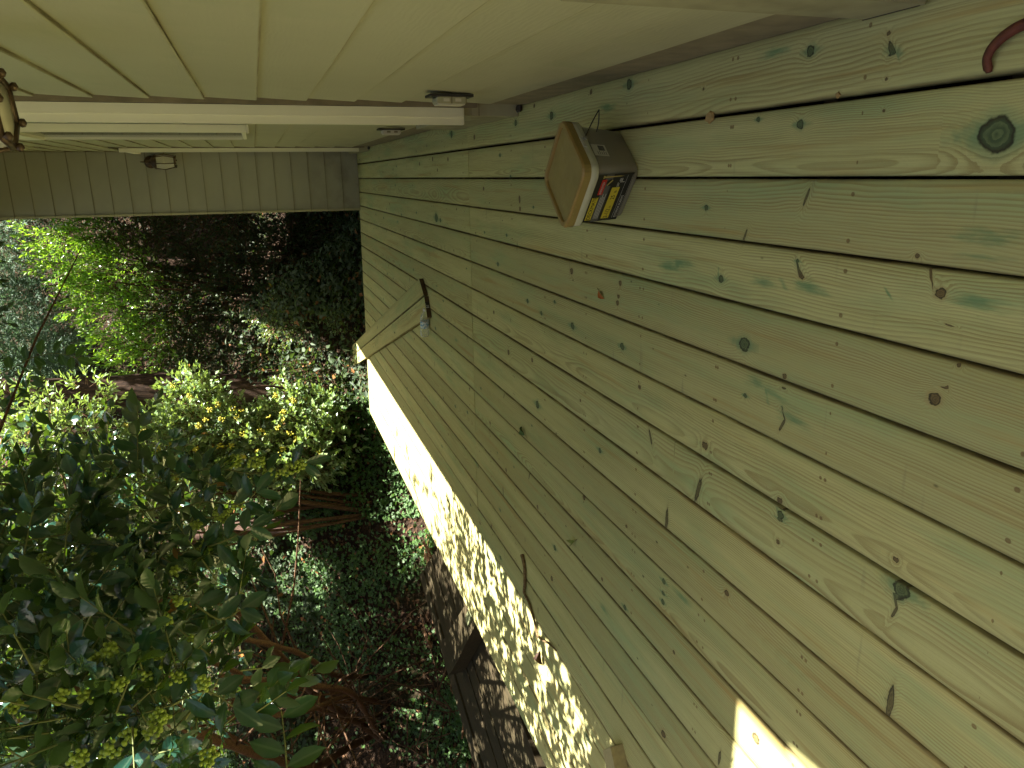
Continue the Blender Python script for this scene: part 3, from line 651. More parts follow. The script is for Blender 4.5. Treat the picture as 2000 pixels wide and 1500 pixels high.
piece('red_flag', [(.018, .096, .074, .112)], LB['r'], .0011, lo)
piece('small_print', [(-.076+i*.0, .082+j*.0045, .02-(j % 2)*.012, .0836+j*.0045) for i in (0,) for j in range(4)]+[(.044, .055, .060, .0565), (.044, .051, .056, .0525)], LB['w'], .0012, lo)
sm = MB()
for k in range(2): pass
poly = lambda pts, mb, h: mb.add([FM @ Vector((x, y, h)) for x, y in pts]+[FM @ Vector((x, y, h+.0003)) for x, y in pts], [tuple(range(len(pts), 2*len(pts)))]+[(i, (i+1) % len(pts), len(pts)+(i+1) % len(pts), len(pts)+i) for i in range(len(pts))])
poly([(.078, .112), (.090, .112), (.087, .106), (.0858, .104), (.0858, .060), (.084, .044), (.0822, .060), (.0822, .104), (.081, .106)], sm, .0015); sm.build('printed_screw', LB['gold'], lo)
hm = MB(); poly([(.062+.0125*math.cos(a), .084+.0115*math.sin(a)) for a in np.linspace(0, 2*math.pi, 20)[:-1]], hm, .0013); hm.build('printed_disc', LB['k'], lo)
hm = MB(); poly([(.051, .090), (.070, .0765), (.0735, .0785), (.0545, .0925)], hm, .0018); hm.build('disc_stripe', LB['gold'], lo)
piece('product_code', [(.064, .052-.002*k, .064+.012*(1-.1*(k % 3)), .0530-.002*k) for k in range(5)]+[(.060, .036, .0625, .05)], LB['w'], .0012, lo)
def text(name, s, x, y, size, mat, parent, h, FM=FM, sx=1.0, ext=.0002):
    cu = bpy.data.curves.new(name, 'FONT'); cu.body = s; cu.size = size; cu.extrude = ext; cu.resolution_u = 2
    tmp = bpy.data.objects.new('tmp', cu); COL.objects.link(tmp); bpy.context.view_layer.update()
    me = bpy.data.meshes.new_from_object(tmp.evaluated_get(bpy.context.evaluated_depsgraph_get()))
    bpy.data.objects.remove(tmp); bpy.data.curves.remove(cu); me.transform(FM @ Matrix.Translation((x, y, h)) @ Matrix.Diagonal((sx, 1, 1, 1)))
    me.materials.clear(); return link(name, me, mat, parent)
text('lettering', 'DECKMATE', -.078, .1085, .0175, LB['k'], lo, .0018, sx=.98)
text('lettering', 'IMPROVED', .0205, .1008, .0095, LB['w'], lo, .0018, sx=1.0)
text('lettering', '2-1/2', -.076, .0500, .019, LB['k'], lo, .0018, sx=.9)
text('lettering', 'in.', -.036, .0500, .010, LB['k'], lo, .0018)
text('lettering', '25', -.004, .0500, .019, LB['k'], lo, .0018, sx=.9)
text('lettering', 'lb', .022, .0500, .012, LB['k'], lo, .0018)
text('lettering', 'EXTERIOR SCREWS', -.078, .0190, .0105, LB['w'], lo, .0010, sx=.95)
piece('rule_line', [(-.08, .031, .085, .0317), (-.08, .0145, .085, .015)], LB['w'], .0009, lo)
FR = Matrix.Translation((.0967+.0012, 0, .004)) @ Matrix.Rotation(math.pi/2, 4, 'Z') @ Matrix.Rotation(math.pi/2+tilt, 4, 'X')
st = MB(); plate(st, -.045, .078, .004, .124, 0, FR, .0004); so = st.build('barcode_sticker', LB['w'], bk)
br = MB(); x = -.022
for k in range(11):
    w_ = random.choice((.0006, .001, .0016)); plate(br, x, .084, x+w_, .104, .0005, FR); x += w_+random.choice((.0007, .0012))
for k in range(5): plate(br, -.041, .084+.0065*k, -.027+.002*(k % 2), .0855+.0065*k, .0005, FR)
br.build('printed_bars', LB['k'], so)

# ================================================================ LOOSE BOARDS, BOTTLE AND SMALL THINGS ON THE DECK
def loose_board(label, corners, dark=False):
    """corners anticlockwise from above: near-left, near-right, far-right, far-left"""
    a, b, c, d = [Vector((x, y)) for x, y in corners]; n = 40; br = random.random()
    t = thing('loose_board', label, 'board', ((a.x+b.x)/2, (a.y+b.y)/2, 0), 0, 'two loose boards laid across the deck'); o = Vector((t.location.x, t.location.y))
    th, z0 = .030, .0035; V, F, BU = [], [], []
    L = (c-b).length; offs = [0, 0, .02, .3, .7, .98, 1, 1]; zs = [0, .92, 1, 1, 1, 1, .92, 0]
    for i in range(n+1):
        s = i/n; l = a.lerp(d, s); r = b.lerp(c, s)
        for k, (q, z) in enumerate(zip(offs, zs)):
            p = l.lerp(r, q)-o; V.append((p.x, p.y, z0+th*z)); BU.append((s*L, (q-.5)*.14, br))
    k = len(offs); F = [(i*k+q, i*k+q+1, (i+1)*k+q+1, (i+1)*k+q) for i in range(n) for q in range(k-1)]+[((i+1)*k, (i+1)*k+k-1, i*k+k-1, i*k) for i in range(n)]
    V = np.array(V); F = np.array(F); BU = np.array(BU); F = F[:, ::-1]
    kc = np.zeros((len(V), 3)); rr = random.Random(int(br*999))
    for _ in range(12):
        kx, ky, kr = rr.uniform(.2, L), rr.uniform(-.05, .05), rr.uniform(.007, .012); dd = np.hypot(BU[:, 0]-kx, BU[:, 1]-ky); m = dd < .08
        kc[m, 0] = (BU[m, 1]-ky)/kr; kc[m, 1] = (BU[m, 0]-kx)/kr; kc[m, 2] = 1
    np_mesh('plank', V, F, M['deck'], t, {'bu': BU, 'kc': kc, 'kt': np.full(len(V), .4), 'stn': np.zeros((len(V), 3))}, False)
    e = MB(); pa, pb = a-o, b-o; u = (pb-pa).normalized(); nn = Vector((u.y, -u.x))*.0012
    e.add([(pa.x+nn.x, pa.y+nn.y, z0), (pb.x+nn.x, pb.y+nn.y, z0), (pb.x+nn.x, pb.y+nn.y, z0+th*.97), (pa.x+nn.x, pa.y+nn.y, z0+th*.97),
           (pa.x, pa.y, z0), (pb.x, pb.y, z0), (pb.x, pb.y, z0+th*.97), (pa.x, pa.y, z0+th*.97)], [(0, 1, 2, 3), (1, 5, 6, 2), (4, 0, 3, 7), (3, 2, 6, 7)])
    e.build('sawn_end', simple('dark_end_grain', (.085, .05, .022), .8, .3, 90), t); return t, (pa, pb, nn)
loose_board('right hand one of two long loose boards, reaching past the far edge of the deck', [(-.786, 5.045), (-.690, 5.180), (-2.150, 9.900), (-2.275, 9.880)])
tb2, (pa, pb, nn) = loose_board('left hand one of two long loose boards, dark tag on its end by the bottle', [(-.925, 4.955), (-.792, 5.030), (-2.281, 9.880), (-2.415, 9.840)])
tg = MB(); u = (pb-pa).normalized(); q0 = pa.lerp(pb, .42)+nn*1.6; q1 = pa.lerp(pb, .72)+nn*1.6
tg.add([(q0.x, q0.y, .006), (q1.x, q1.y, .006), (q1.x, q1.y, .034), (q0.x, q0.y, .034)], [(0, 1, 2, 3)]); tgo = tg.build('end_tag', LB['k'], tb2)
tg = MB()
for s0, s1, z0_, z1_ in ((.45, .48, .010, .030), (.50, .52, .010, .024), (.55, .57, .010, .030), (.45, .66, .030, .032)):
    a_ = pa.lerp(pb, s0)+nn*2.2; b_ = pa.lerp(pb, s1)+nn*2.2; tg.add([(a_.x, a_.y, z0_), (b_.x, b_.y, z0_), (b_.x, b_.y, z1_), (a_.x, a_.y, z1_)], [(0, 1, 2, 3)])
tg.build('tag_print', LB['w'], tgo)

def bottle():
    t = thing('water_bottle', 'empty clear plastic water bottle with blue label lying against the board ends', 'bottle', (-1.075, 5.07, .034), math.radians(-14))
    X = Matrix.Rotation(math.pi/2, 4, 'Y')
    g = NT('clear_bottle_plastic'); g.base((.80, .84, .80), .08, .6); tb = g.n('BsdfTransparent'); tb.inputs['Color'].default_value = (.93, .95, .93, 1)
    lw = g.n('LayerWeight'); lw.inputs['Blend'].default_value = .35; ms = g.n('MixShader'); g.put(ms.inputs[0], g.rng(lw.outputs['Facing'], 0, 1, .14, .75, False))
    g.t.links.new(tb.outputs[0], ms.inputs[1]); g.t.links.new(g.p.outputs[0], ms.inputs[2]); g.t.links.new(ms.outputs[0], g.out.inputs[0])
    pr = [(.0, .004), (.018, .001), (.029, .004), (.032, .014), (.031, .03), (.0325, .033), (.031, .04), (.0325, .05), (.0325, .062), (.0305, .068), (.0305, .118), (.0325, .122), (.032, .135), (.026, .158), (.015, .178), (.0125, .186), (.0125, .198)]
    m = MB(); m.lathe(pr, 28, X); m.build('bottle_body', g.m, t, True)
    lb = NT('bottle_label'); o = lb.obj(); xx = lb.sep(o); a = lb.noise(lb.scale(o, (60, 60, 60)), 1, 2)
    lb.base(lb.mix(lb.rng(a, .45, .5), (.12, .30, .50), (.55, .62, .66)), .35)
    m = MB(); m.lathe([(.0312, .070), (.0312, .116)], 28, X); m.build('wrap_label', lb.m, t, True)
    m = MB(); m.lathe([(.0, .2085), (.013, .208), (.0145, .205), (.0145, .192), (.0, .191)], 20, X); m.build('cap', simple('white_cap', (.6, .62, .62), .4), t, True)
bottle()

def stick_thing(name, label, cat, ctrl, rads, mat, group=None, side=None):
    c0 = Vector(ctrl[0]); t = thing(name, label, cat, c0, 0, group); pts = curve_pts([Vector(p)-c0 for p in ctrl], 5)
    n = len(pts); rr = [rads[0]+(rads[1]-rads[0])*i/(n-1) for i in range(n)]
    m = MB(); m.tube(pts, [r*(1+.12*math.sin(i*2.3)) for i, r in enumerate(rr)], 8, wob=.08); m.build('main_stem', mat, t, True)
    if side:
        m = MB(); p0 = pts[int(n*side[0])]; m.tube([p0, p0+Vector(side[1])*.5+Vector((0, 0, .004)), p0+Vector(side[1])], [rads[1]*.9, rads[1]*.7, rads[1]*.3], 6); m.build('side_shoot', mat, t, True)
stick_thing('fallen_stick', 'thin crooked brown stick lying on the boards near the sunlit strip', 'stick',
    [(-1.76, 3.087, .010), (-1.812, 3.051, .009), (-1.90, 3.045, .011), (-1.951, 3.055, .010), (-1.971, 2.981, .009), (-2.03, 2.897, .011), (-2.07, 2.857, .009), (-2.018, 2.725, .010), (-1.99, 2.628, .012)], (.0085, .0035), M['stick'], side=(.7, (-.05, -.035, .006)))
def fallen_leaf(label, loc, rz, L, col, curl=.3, group='fallen leaves on the deck boards'):
    m = NT('fallen_leaf_'+str(len(bpy.data.materials))); m.base(m.mix(m.noise(m.obj(), 80, 3), tuple(c*.5 for c in col), col), .6, .3)
    t = thing('fallen_leaf', label, 'leaf', loc, rz, group)
    V, F = T_broad(); v = V.copy(); v[:, 0] *= L*.5; v[:, 1] *= L; v[:, 2] = V[:, 2]*L+(.5-np.abs(V[:, 1]-.5))*L*curl*0+np.abs(V[:, 0])**2*L*curl+.004
    v[:, 2] -= v[:, 2].min()-.0016
    o = np_mesh('blade', v, F, m.m, t, None, True)
    s = MB(); s.tube([(0, 0, .003), (0, -L*.15, .005), (L*.03, -L*.3, .0035)], .0009, 5); s.build('stalk', M['stick'], t)
fallen_leaf('small bright orange leaf on the shaded boards left of the bucket', (-.375, 2.279, 0), 2.6, .045, (.45, .13, .02))
fallen_leaf('curled yellow green leaf beside the fallen stick', (-1.38, 2.452, 0), .7, .06, (.24, .27, .05), 1.2)
fallen_leaf('dull green leaf lodged in a gap in the middle of the deck', (-1.137, 3.035, 0), -.4, .06, (.10, .17, .05), .8)
fallen_leaf('small dark brown leaf at the tip of the fallen stick', (-2.13, 2.84, 0), 1.9, .07, (.07, .035, .02), 1.5)
def chip(label, loc, rz, pts, h, mat):
    m = MB(); vs = [(x, y, .001) for x, y in pts]+[(x*.8+random.uniform(-.001, .001), y*.85, h*random.uniform(.6, 1)) for x, y in pts]; n = len(pts)
    m.add(vs, [tuple(range(n-1, -1, -1)), tuple(range(n, 2*n))]+[(i, (i+1) % n, n+(i+1) % n, n+i) for i in range(n)])
    o = m.build('wood_chip', mat); o.location = loc; o.rotation_euler = (0, 0, rz); tag(o, label, 'wood chip')
chipm = simple('fresh_tan_chip', (.42, .27, .10), .8, .25, 120)
chip('tan wood chip bridging a dark gap to the right of the bucket', (.128, 1.668, .0), .3, [(-.012, -.014), (.006, -.016), (.014, -.004), (.012, .012), (-.004, .018), (-.014, .008)], .008, chipm)
chip('tiny tan wood chip in the gap close to the lower right picture corner', (.137, 1.236, 0), .9, [(-.006, -.004), (.005, -.005), (.008, .003), (-.003, .006)], .005, chipm)
chip('brown wood chip half hidden behind the bucket', (-.075, 2.40, 0), .5, [(-.014, -.010), (.010, -.014), (.016, .004), (.002, .014), (-.013, .009)], .012, chipm)
# off-cut block with a pale end
ob = thing('offcut_block', 'short angled pine offcut lying in the dappled light near the camera', 'wood block', (-2.035, 2.02, 0), math.radians(36))
m = MB(); m.prism([(-.035, -.045), (.05, -.045), (.032, .045), (-.05, .045)], .001, .050); m.build('block', simple('raw_pine', (.40, .33, .16), .7, .2, 60), ob)
m = MB(); m.add([(.0512, -.045, .002), (.0332, .045, .002), (.0332, .045, .049), (.0512, -.045, .049)], [(0, 1, 2, 3)])
eg = NT('ringed_end_grain'); o = eg.obj(); wv = eg.n('TexWave', wave_type='RINGS', rings_direction='X'); eg.put(wv.inputs['Vector'], o); wv.inputs['Scale'].default_value = 40; wv.inputs['Distortion'].default_value = .6
eg.base(eg.mix(wv.outputs['Fac'], (.48, .38, .17), (.30, .21, .08)), .7); m.build('sawn_end', eg.m, ob)
# rusty strap at the frame's right edge
rt = thing('rusty_strap', 'curved rust red strap lying on the nearest board by the picture edge', 'strap', (.14, .93, 0))
m = MB(); pts = curve_pts([(-.002, -.012, .004), (.018, -.010, .010), (.036, -.024, .013), (.052, -.052, .012), (.06, -.095, .010)], 6)
vs = []
for i, p in enumerate(pts):
    t_ = (pts[min(i+1, len(pts)-1)]-pts[max(i-1, 0)]).normalized(); s_ = Vector((-t_.y, t_.x, 0)); hw = .0085 if i > 1 else .006
    vs += [p-s_*hw, p+Vector((0, 0, .003)), p+s_*hw, p-Vector((0, 0, .003))]
m.add(vs, [(i*4+k, i*4+(k+1) % 4, (i+1)*4+(k+1) % 4, (i+1)*4+k) for i in range(len(pts)-1) for k in range(4)]+[(3, 2, 1, 0)]); m.build('strap_band', simple('rust', (.16, .04, .02), .75, .35, 90), rt, True)

# ================================================================ OLD TIMBERS AND WOODY DEBRIS BELOW THE DECK
pf = thing('old_platform', 'low dark weathered timber platform beside the left edge of the deck', 'platform', (-4.35, 7.6, -.62))
U = Vector((-.277, -.961)); Nn = Vector((.961, -.277)); o0 = Vector((0, 0))
for k in range(7):
    a = o0+Nn*(.255*k)+U*(.17*k+.03); b = o0+Nn*(.255*k+.247)+U*(.17*(k+.95)+.05); L = 7.5
    c = b+U*(L-.2*k); d = a+U*(L-.2*k); zt = .32+random.uniform(-.008, .008)-(.0 if k else -.006)
    m = MB(); m.prism([tuple(a), tuple(d), tuple(c), tuple(b)], zt-.13, zt); m.build('timber', M['timber'], pf)
m = MB(); a = o0+U*.1; m.prism([tuple(a+Nn*.03), tuple(a+Nn*.03+U*7), tuple(a+Nn*.13+U*7), tuple(a+Nn*.13)], .0, .19); m.build('bearer', M['timber'], pf)
xb = thing('crossing_beam', 'short dark squared beam end poking out over the old platform', 'beam', (-4.22, 5.62, -.29))
m = MB(); m.prism([(-.06, .02), (.10, -.14), (1.45, -1.30), (1.40, -1.02), (.20, .18)], .0, .13); m.build('beam', M['timber'], xb)
m = MB(); m.prism([(.95, -.80), (1.45, -1.22), (1.45, -1.12), (.99, -.74)], .131, .150); m.build('batten', simple('mossy_batten', (.16, .17, .08), .8, .2, 40), xb)
def debris():
    m = MB(); r_ = random.Random(5)
    for _ in range(210):
        s = r_.uniform(-.5, 5.5); off = r_.gauss(.42, .28); p = Vector((-4.35, 7.9))+U*s-Nn*off
        a = math.atan2(U.y, U.x)+r_.gauss(0, .35); L = r_.uniform(.08, .55); z = float(H(p.x, p.y))+r_.uniform(.01, .13)
        d = Vector((math.cos(a), math.sin(a), r_.gauss(0, .12)))*L; w_ = r_.uniform(.006, .028)
        m.tube([Vector((p.x, p.y, z))-d*.5, Vector((p.x, p.y, z))+Vector((r_.uniform(-.02, .02), 0, r_.uniform(-.01, .02))), Vector((p.x, p.y, z))+d*.5], [w_, w_*.9, w_*.6], 5, wob=.3)
    o = m.build('woody_debris', M['debris']); tag(o, 'tangle of broken reddish sticks and bark behind the old platform', 'woody debris', kind='stuff')
debris()
def brush():
    m = MB(); r_ = random.Random(9)
    for _ in range(260):
        an = math.radians(r_.uniform(128, 176)); rr = r_.uniform(6.2, 9.2); x, y = CX+rr*math.cos(an), CY+rr*math.sin(an); z = float(H(x, y))+r_.uniform(.0, .25)
        d = Vector((r_.gauss(0, .7), r_.gauss(0, .7), abs(r_.gauss(0, .9)))).normalized()*r_.uniform(.2, 1.1); p = Vector((x, y, z)); w_ = r_.uniform(.003, .012)
        m.tube([p, p+d*.5+Vector((r_.gauss(0, .04), r_.gauss(0, .04), r_.gauss(0, .04))), p+d], [w_, w_*.8, w_*.4], 5)
    o = m.build('dead_brush', M['stem']); tag(o, 'dead brown twigs standing in the shade under the berry shrub', 'dead brush', kind='stuff')
brush()
for i, (s, off, L, a, w_, lb) in enumerate(((.4, .22, .9, .10, .045, 'split log with a pale broken end at the far end of the debris'), (1.1, .45, .7, -.25, .035, 'thick bark covered log lying behind the old platform'),
        (2.3, .20, 1.2, .08, .035, 'long straight branch lying along the platform edge'), (3.1, .5, 1.0, .3, .04, 'short heavy branch crossing the debris near the bare stems'))):
    p = Vector((-4.35, 7.8))+U*s-Nn*off; z = float(H(p.x, p.y))+.12; an = math.atan2(U.y, U.x)+a; d = Vector((math.cos(an), math.sin(an), .08))*L*.5
    t = thing('fallen_log', lb, 'log', (p.x, p.y, z), 0, 'logs among the debris')
    m = MB(); m.tube(curve_pts([-d, Vector((.02, .02, .02)), d], 5), [w_*(1.1-.03*k) for k in range(11)], 8, wob=.12); m.build('log_bark', M['debris'], t, True)
    m = MB(); m.tube([-d*1.002, -d*1.03+Vector((0, 0, .01))], [w_*.85, w_*.5], 8); m.build('broken_end', chipm, t)

# ================================================================ PLANTS
def limbs(mb, base, ends, r0, bend=.35, n=7, taper=.22, spread=.12):
    for e in ends:
        e = Vector(e); b = Vector(base)+Vector((random.uniform(-spread, spread), random.uniform(-spread, spread), -.15)); mid = b.lerp(e, .5)+Vector((random.uniform(-bend, bend), random.uniform(-bend, bend), (e-b).length*.16))
        q1 = b.lerp(mid, .5)+Vector((random.uniform(-.1, .1), random.uniform(-.1, .1), .05)); pts = curve_pts([b, q1, mid, e], n); k = len(pts); rr = r0*random.uniform(.6, 1.1)
        mb.tube(pts, [rr*(1-(1-taper)*i/(k-1)) for i in range(k)], 7, wob=.06)
def shrub(name, label, cat, base, blobs, mat, tmpl, dens, tl, n, L, Wd, r0=.03, stems=None, twig_r=.0016, smooth=False, group=None, ends=None, up=.5, spread=.9, nup=.8, inner=.35, twigs=True, stem_mat='stem'):
    base = Vector(base); t = thing(name, label, cat, base, 0, group)
    bl = [(np.array(c)-np.array(base), r) for c, r in blobs]
    P, D = blob_twigs(bl, dens, up, inner); p, d, nr = twig_leaves(P, D, n, tl, spread, nup)
    N = len(p); leaves('foliage', tmpl, p, d, nr, L*(.7+.5*rng.random(N)), Wd*(.75+.45*rng.random(N)), M[mat], t, smooth)
    if twigs: twig_tubes('twigs', P, D, tl, twig_r, M['twig'] if twig_r < .003 else M['stem'], t)
    m = MB(); limbs(m, (0, 0, 0), ends if ends is not None else [tuple(c) for c, r in bl], r0)
    m.build('branches', M[stem_mat], t, True); return t, P, D
def berries(parent, centers, r=.0050, n=18, spread=.015):
    v0 = []; ph = (1+5**.5)/2
    ico = norm(np.array([(-1, ph, 0), (1, ph, 0), (-1, -ph, 0), (1, -ph, 0), (0, -1, ph), (0, 1, ph), (0, -1, -ph), (0, 1, -ph), (ph, 0, -1), (ph, 0, 1), (-ph, 0, -1), (-ph, 0, 1)]))
    fi = np.array([(0, 11, 5), (0, 5, 1), (0, 1, 7), (0, 7, 10), (0, 10, 11), (1, 5, 9), (5, 11, 4), (11, 10, 2), (10, 7, 6), (7, 1, 8), (3, 9, 4), (3, 4, 2), (3, 2, 6), (3, 6, 8), (3, 8, 9), (4, 9, 5), (2, 4, 11), (6, 2, 10), (8, 6, 7), (9, 8, 1)])
    # one subdivision for round near berries
    ed = {}; V = list(map(tuple, ico)); F2 = []
    def md(a, b):
        k = (min(a, b), max(a, b))
        if k not in ed: m_ = np.array(V[a])+np.array(V[b]); V.append(tuple(m_/np.linalg.norm(m_))); ed[k] = len(V)-1
        return ed[k]
    for a, b, c in fi: x, y, z = md(a, b), md(b, c), md(c, a); F2 += [(a, x, z), (b, y, x), (c, z, y), (x, y, z)]
    S = np.array(V); F2 = np.array(F2)
    for c in centers:
        k = n+random.randint(-7, 6); u = norm(rng.normal(size=(k, 3))); q = u*(spread*rng.random(k)[:, None]**.4)*np.array([1, 1, 1.15])
        for _ in range(25):
            dlt = q[:, None]-q[None]; dd = np.linalg.norm(dlt, axis=2)+np.eye(k)*9; push = np.maximum(0, 2*r*.97-dd)[..., None]*dlt/dd[..., None]; q = q+push.sum(1)*.35
        Vx = (q[:, None]+S[None]*r*(.85+.25*rng.random(k))[:, None, None]).reshape(-1, 3)+np.array(c)
        np_mesh('berry_cluster', Vx, (F2[None]+(np.arange(k)*len(S))[:, None, None]).reshape(-1, 3), M['berry'], parent, None, True)

# 1. the big berry shrub that hangs over the deck from the left
base1 = (-6.7, 8.1, .42)
near = [((-1.138,1.602,1.646), .34), ((-1.177,1.568,1.459), .26), ((-1.074,1.933,1.695), .36), ((-1.115,1.789,1.484), .28), ((-1.168,1.725,1.325), .17), ((-1.082,1.957,1.306), .17), ((-0.976,2.170,1.375), .25), ((-1.075,2.191,1.604), .28), 
        ((-0.898,2.164,1.243), .10), ((-1.050,2.715,1.786), .20), ((-0.965,2.023,1.920), .45), ((-1.301,2.032,2.030), .36), ((-1.266,1.646,1.375), .16), ((-1.030,2.046,1.266), .12)]
back = [((-1.953,2.620,2.001), .6), ((-1.842,3.187,2.006), .6), ((-1.759,3.522,1.768), .5), ((-1.576,3.956,2.169), .6), ((-2.000,2.935,1.646), .45), ((-1.532,4.033,2.658), .8), ((-1.871,3.225,2.510), .8), ((-1.444,4.513,2.658), .5)]
over = [((-1.0, 3.1, 2.9), .20), ((-.95, 4.0, 3.1), .20), ((-1.2, 4.6, 3.0), .24), ((-.9, 5.3, 3.3), .20), ((-1.2, 2.5, 2.55), .42), ((-1.15, 2.05, 2.45), .36), ((-1.0, 2.85, 2.8), .26), ((-1.1, 6.1, 3.35), .20), ((-1.3, 3.8, 2.8), .16), ((-1.25, 5.2, 3.2), .18), ((-.95, 6.9, 3.45), .15), ((-1.4, 2.9, 2.5), .28)]  # unseen overhead clusters, placed to dapple the deck's sunlit edge
shade = [((-3.2, 5.6, 2.7), .6), ((-3.3, 6.4, 2.6), .6), ((-3.0, 7.2, 2.95), .45), ((-3.9, 6.0, 2.5), .6), ((-3.8, 7.0, 2.8), .55), ((-4.2, 5.0, 2.4), .6), ((-3.4, 4.6, 2.5), .6), ((-4.7, 6.4, 2.6), .6), ((-2.9, 3.6, 2.4), .5), ((-3.6, 3.6, 2.2), .6), ((-2.3, 4.0, 2.5), .38), ((-2.4, 5.0, 2.55), .4), ((-2.35, 6.0, 2.65), .38), ((-2.2, 3.0, 2.3), .38), ((-2.8, 5.5, 2.6), .45), ((-2.8, 4.4, 2.4), .4)]  # foliage added to shade the old platform and the ground
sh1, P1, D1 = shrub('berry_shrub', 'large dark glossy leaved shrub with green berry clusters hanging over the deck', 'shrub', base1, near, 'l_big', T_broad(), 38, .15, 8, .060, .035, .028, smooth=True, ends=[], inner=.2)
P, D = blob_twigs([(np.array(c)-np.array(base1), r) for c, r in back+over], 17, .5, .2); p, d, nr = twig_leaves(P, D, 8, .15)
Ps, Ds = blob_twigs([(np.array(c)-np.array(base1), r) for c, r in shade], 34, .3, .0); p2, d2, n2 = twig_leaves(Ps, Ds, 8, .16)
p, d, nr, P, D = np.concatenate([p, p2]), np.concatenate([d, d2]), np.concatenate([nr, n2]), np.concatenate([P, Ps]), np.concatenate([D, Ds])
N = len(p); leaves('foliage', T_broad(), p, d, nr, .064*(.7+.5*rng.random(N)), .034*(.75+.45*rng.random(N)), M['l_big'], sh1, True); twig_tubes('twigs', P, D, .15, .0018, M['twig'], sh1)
m = MB(); B1 = Vector(base1)
st_ends = [(-2.610,4.244,1.481), (-2.571,3.790,1.488), (-2.525,3.316,1.579), (-2.761,4.854,1.485), (-2.458,3.085,1.722), (-2.643,3.505,1.363), (-2.344,3.889,1.797), (-1.2, 3.3, 2.8), (-1.1, 4.8, 3.1), (-1.5, 2.4, 2.4), (-1.1, 6.4, 3.3)]
for i, e in enumerate(st_ends):
    b = Vector((random.gauss(0, .35), random.gauss(0, .35), -.25)); e = Vector(e)-B1
    if i > 6: b = Vector(st_ends[i % 5])-B1
    k_ = b.lerp(e, .5)+Vector((random.uniform(-.35, .35), random.uniform(-.35, .35), random.uniform(-.25, .25)+(.4 if i > 6 else 0)))
    pts = curve_pts([b, b.lerp(k_, .5)+Vector((random.uniform(-.15, .15), random.uniform(-.15, .15), random.uniform(-.1, .12))), k_, k_.lerp(e, .5)+Vector((random.uniform(-.1, .1), 0, random.uniform(-.08, .08))), e], 8); n_ = len(pts); rr = random.choice((.055, .045, .034, .028)) if i < 7 else .018
    m.tube(pts, [rr*(1-.5*j/(n_-1))*(1+.12*math.sin(j*1.9+i)) for j in range(n_)], 9, wob=.10)
    for _ in range(12):
        j = random.randint(n_//5, n_-3); q = pts[j]; dr = (pts[j+1]-pts[j-1]).normalized()+Vector((random.gauss(0, .7), random.gauss(0, .7), random.gauss(.1, .6))); L_ = random.uniform(.3, 1.0)
        m.tube([q, q+dr*L_*.4+Vector((0, 0, random.uniform(-.06, .06))), q+dr*L_*.75+Vector((random.uniform(-.06, .06), 0, random.uniform(-.06, .06))), q+dr*L_], [.010, .007, .005, .002], 5)
m.build('stem', M['stem'], sh1, True)
bc = [(-0.994,1.502,1.526), (-0.959,1.565,1.552), (-0.938,1.549,1.442), (-0.961,1.564,1.467), (-0.929,1.696,1.316), (-0.970,1.571,1.285), (-1.033,1.509,1.268), (-1.077,1.488,1.356), (-1.092,1.462,1.365), (-1.066,1.402,1.433), (-1.060,1.392,1.483), (-1.069,1.432,1.406), (-0.938,1.858,1.343), (-0.923,1.930,1.274), (-0.887,2.000,1.293), (-0.961,1.672,1.350),
      (-0.995,1.528,1.375), (-0.992,1.506,1.424), (-1.125,1.391,1.262), (-1.029,1.538,1.492), (-0.926,2.018,1.663), (-0.955,1.985,1.722), (-0.931,2.045,1.551), (-0.906,2.148,1.634), (-0.860,2.324,1.389), (-0.866,2.015,1.233), (-0.874,2.069,1.189), (-1.024,1.531,1.319), (-1.006,1.584,1.358), (-1.002,1.515,1.619)]
berries(sh1, [np.array(c)-np.array(base1) for c in bc])
# explicit hanging branches in front
def spray(parent, base, ctrl, L, Wd, n, mat='l_big', r=.0028, flat=None, sag=.2):
    pts = curve_pts([Vector(c)-Vector(base) for c in ctrl], 6); k = len(pts); pos, dr, nn_ = [], [], []
    vw = (Vector((0, 0, 1.06))-Vector(ctrl[0])).normalized()
    for i in range(n):
        s = .08+.9*i/(n-1); j = min(int(s*(k-1)), k-2); p = pts[j].lerp(pts[j+1], s*(k-1)-j); t_ = (pts[j+1]-pts[j]).normalized(); sd = t_.cross(vw).normalized()*(1 if i % 2 else -1)
        dd = t_*random.uniform(.2, .5)+sd*random.uniform(.7, 1)+Vector((0, 0, -sag))+vw*random.uniform(-.3, .3)
        pos.append(p); dr.append(dd); nn_.append(vw*.8+Vector((random.gauss(0, .35), random.gauss(0, .35), .5)))
    pos.append(pts[-1]); dr.append((pts[-1]-pts[-2]).normalized()); nn_.append(vw+Vector((0, 0, .3)))
    N = len(pos); leaves('leaf_spray', T_broad(), np.array(pos), np.array(dr), np.array(nn_), L*(.85+.3*rng.random(N)), Wd*(.85+.3*rng.random(N)), M[mat], parent, True)
    m = MB(); m.tube(pts, [r*(1-.5*i/(k-1)) for i in range(k)], 6); m.build('twig', M['twig'], parent, True)
B = base1
spray(sh1, B, [(-1.459,1.645,1.126), (-1.387,1.706,1.124), (-1.324,1.756,1.126)], .092, .046, 7)
spray(sh1, B, [(-0.792,2.138,1.363), (-0.773,2.105,1.240), (-0.784,2.054,1.133), (-0.773,2.059,1.002)], .070, .032, 12)
spray(sh1, B, [(-0.882,2.101,1.371), (-0.835,2.025,1.269), (-0.836,1.977,1.177), (-0.811,1.990,1.136)], .068, .032, 8)
spray(sh1, B, [(-0.945,1.967,1.341), (-0.897,1.891,1.232), (-0.874,1.907,1.155)], .068, .034, 8)
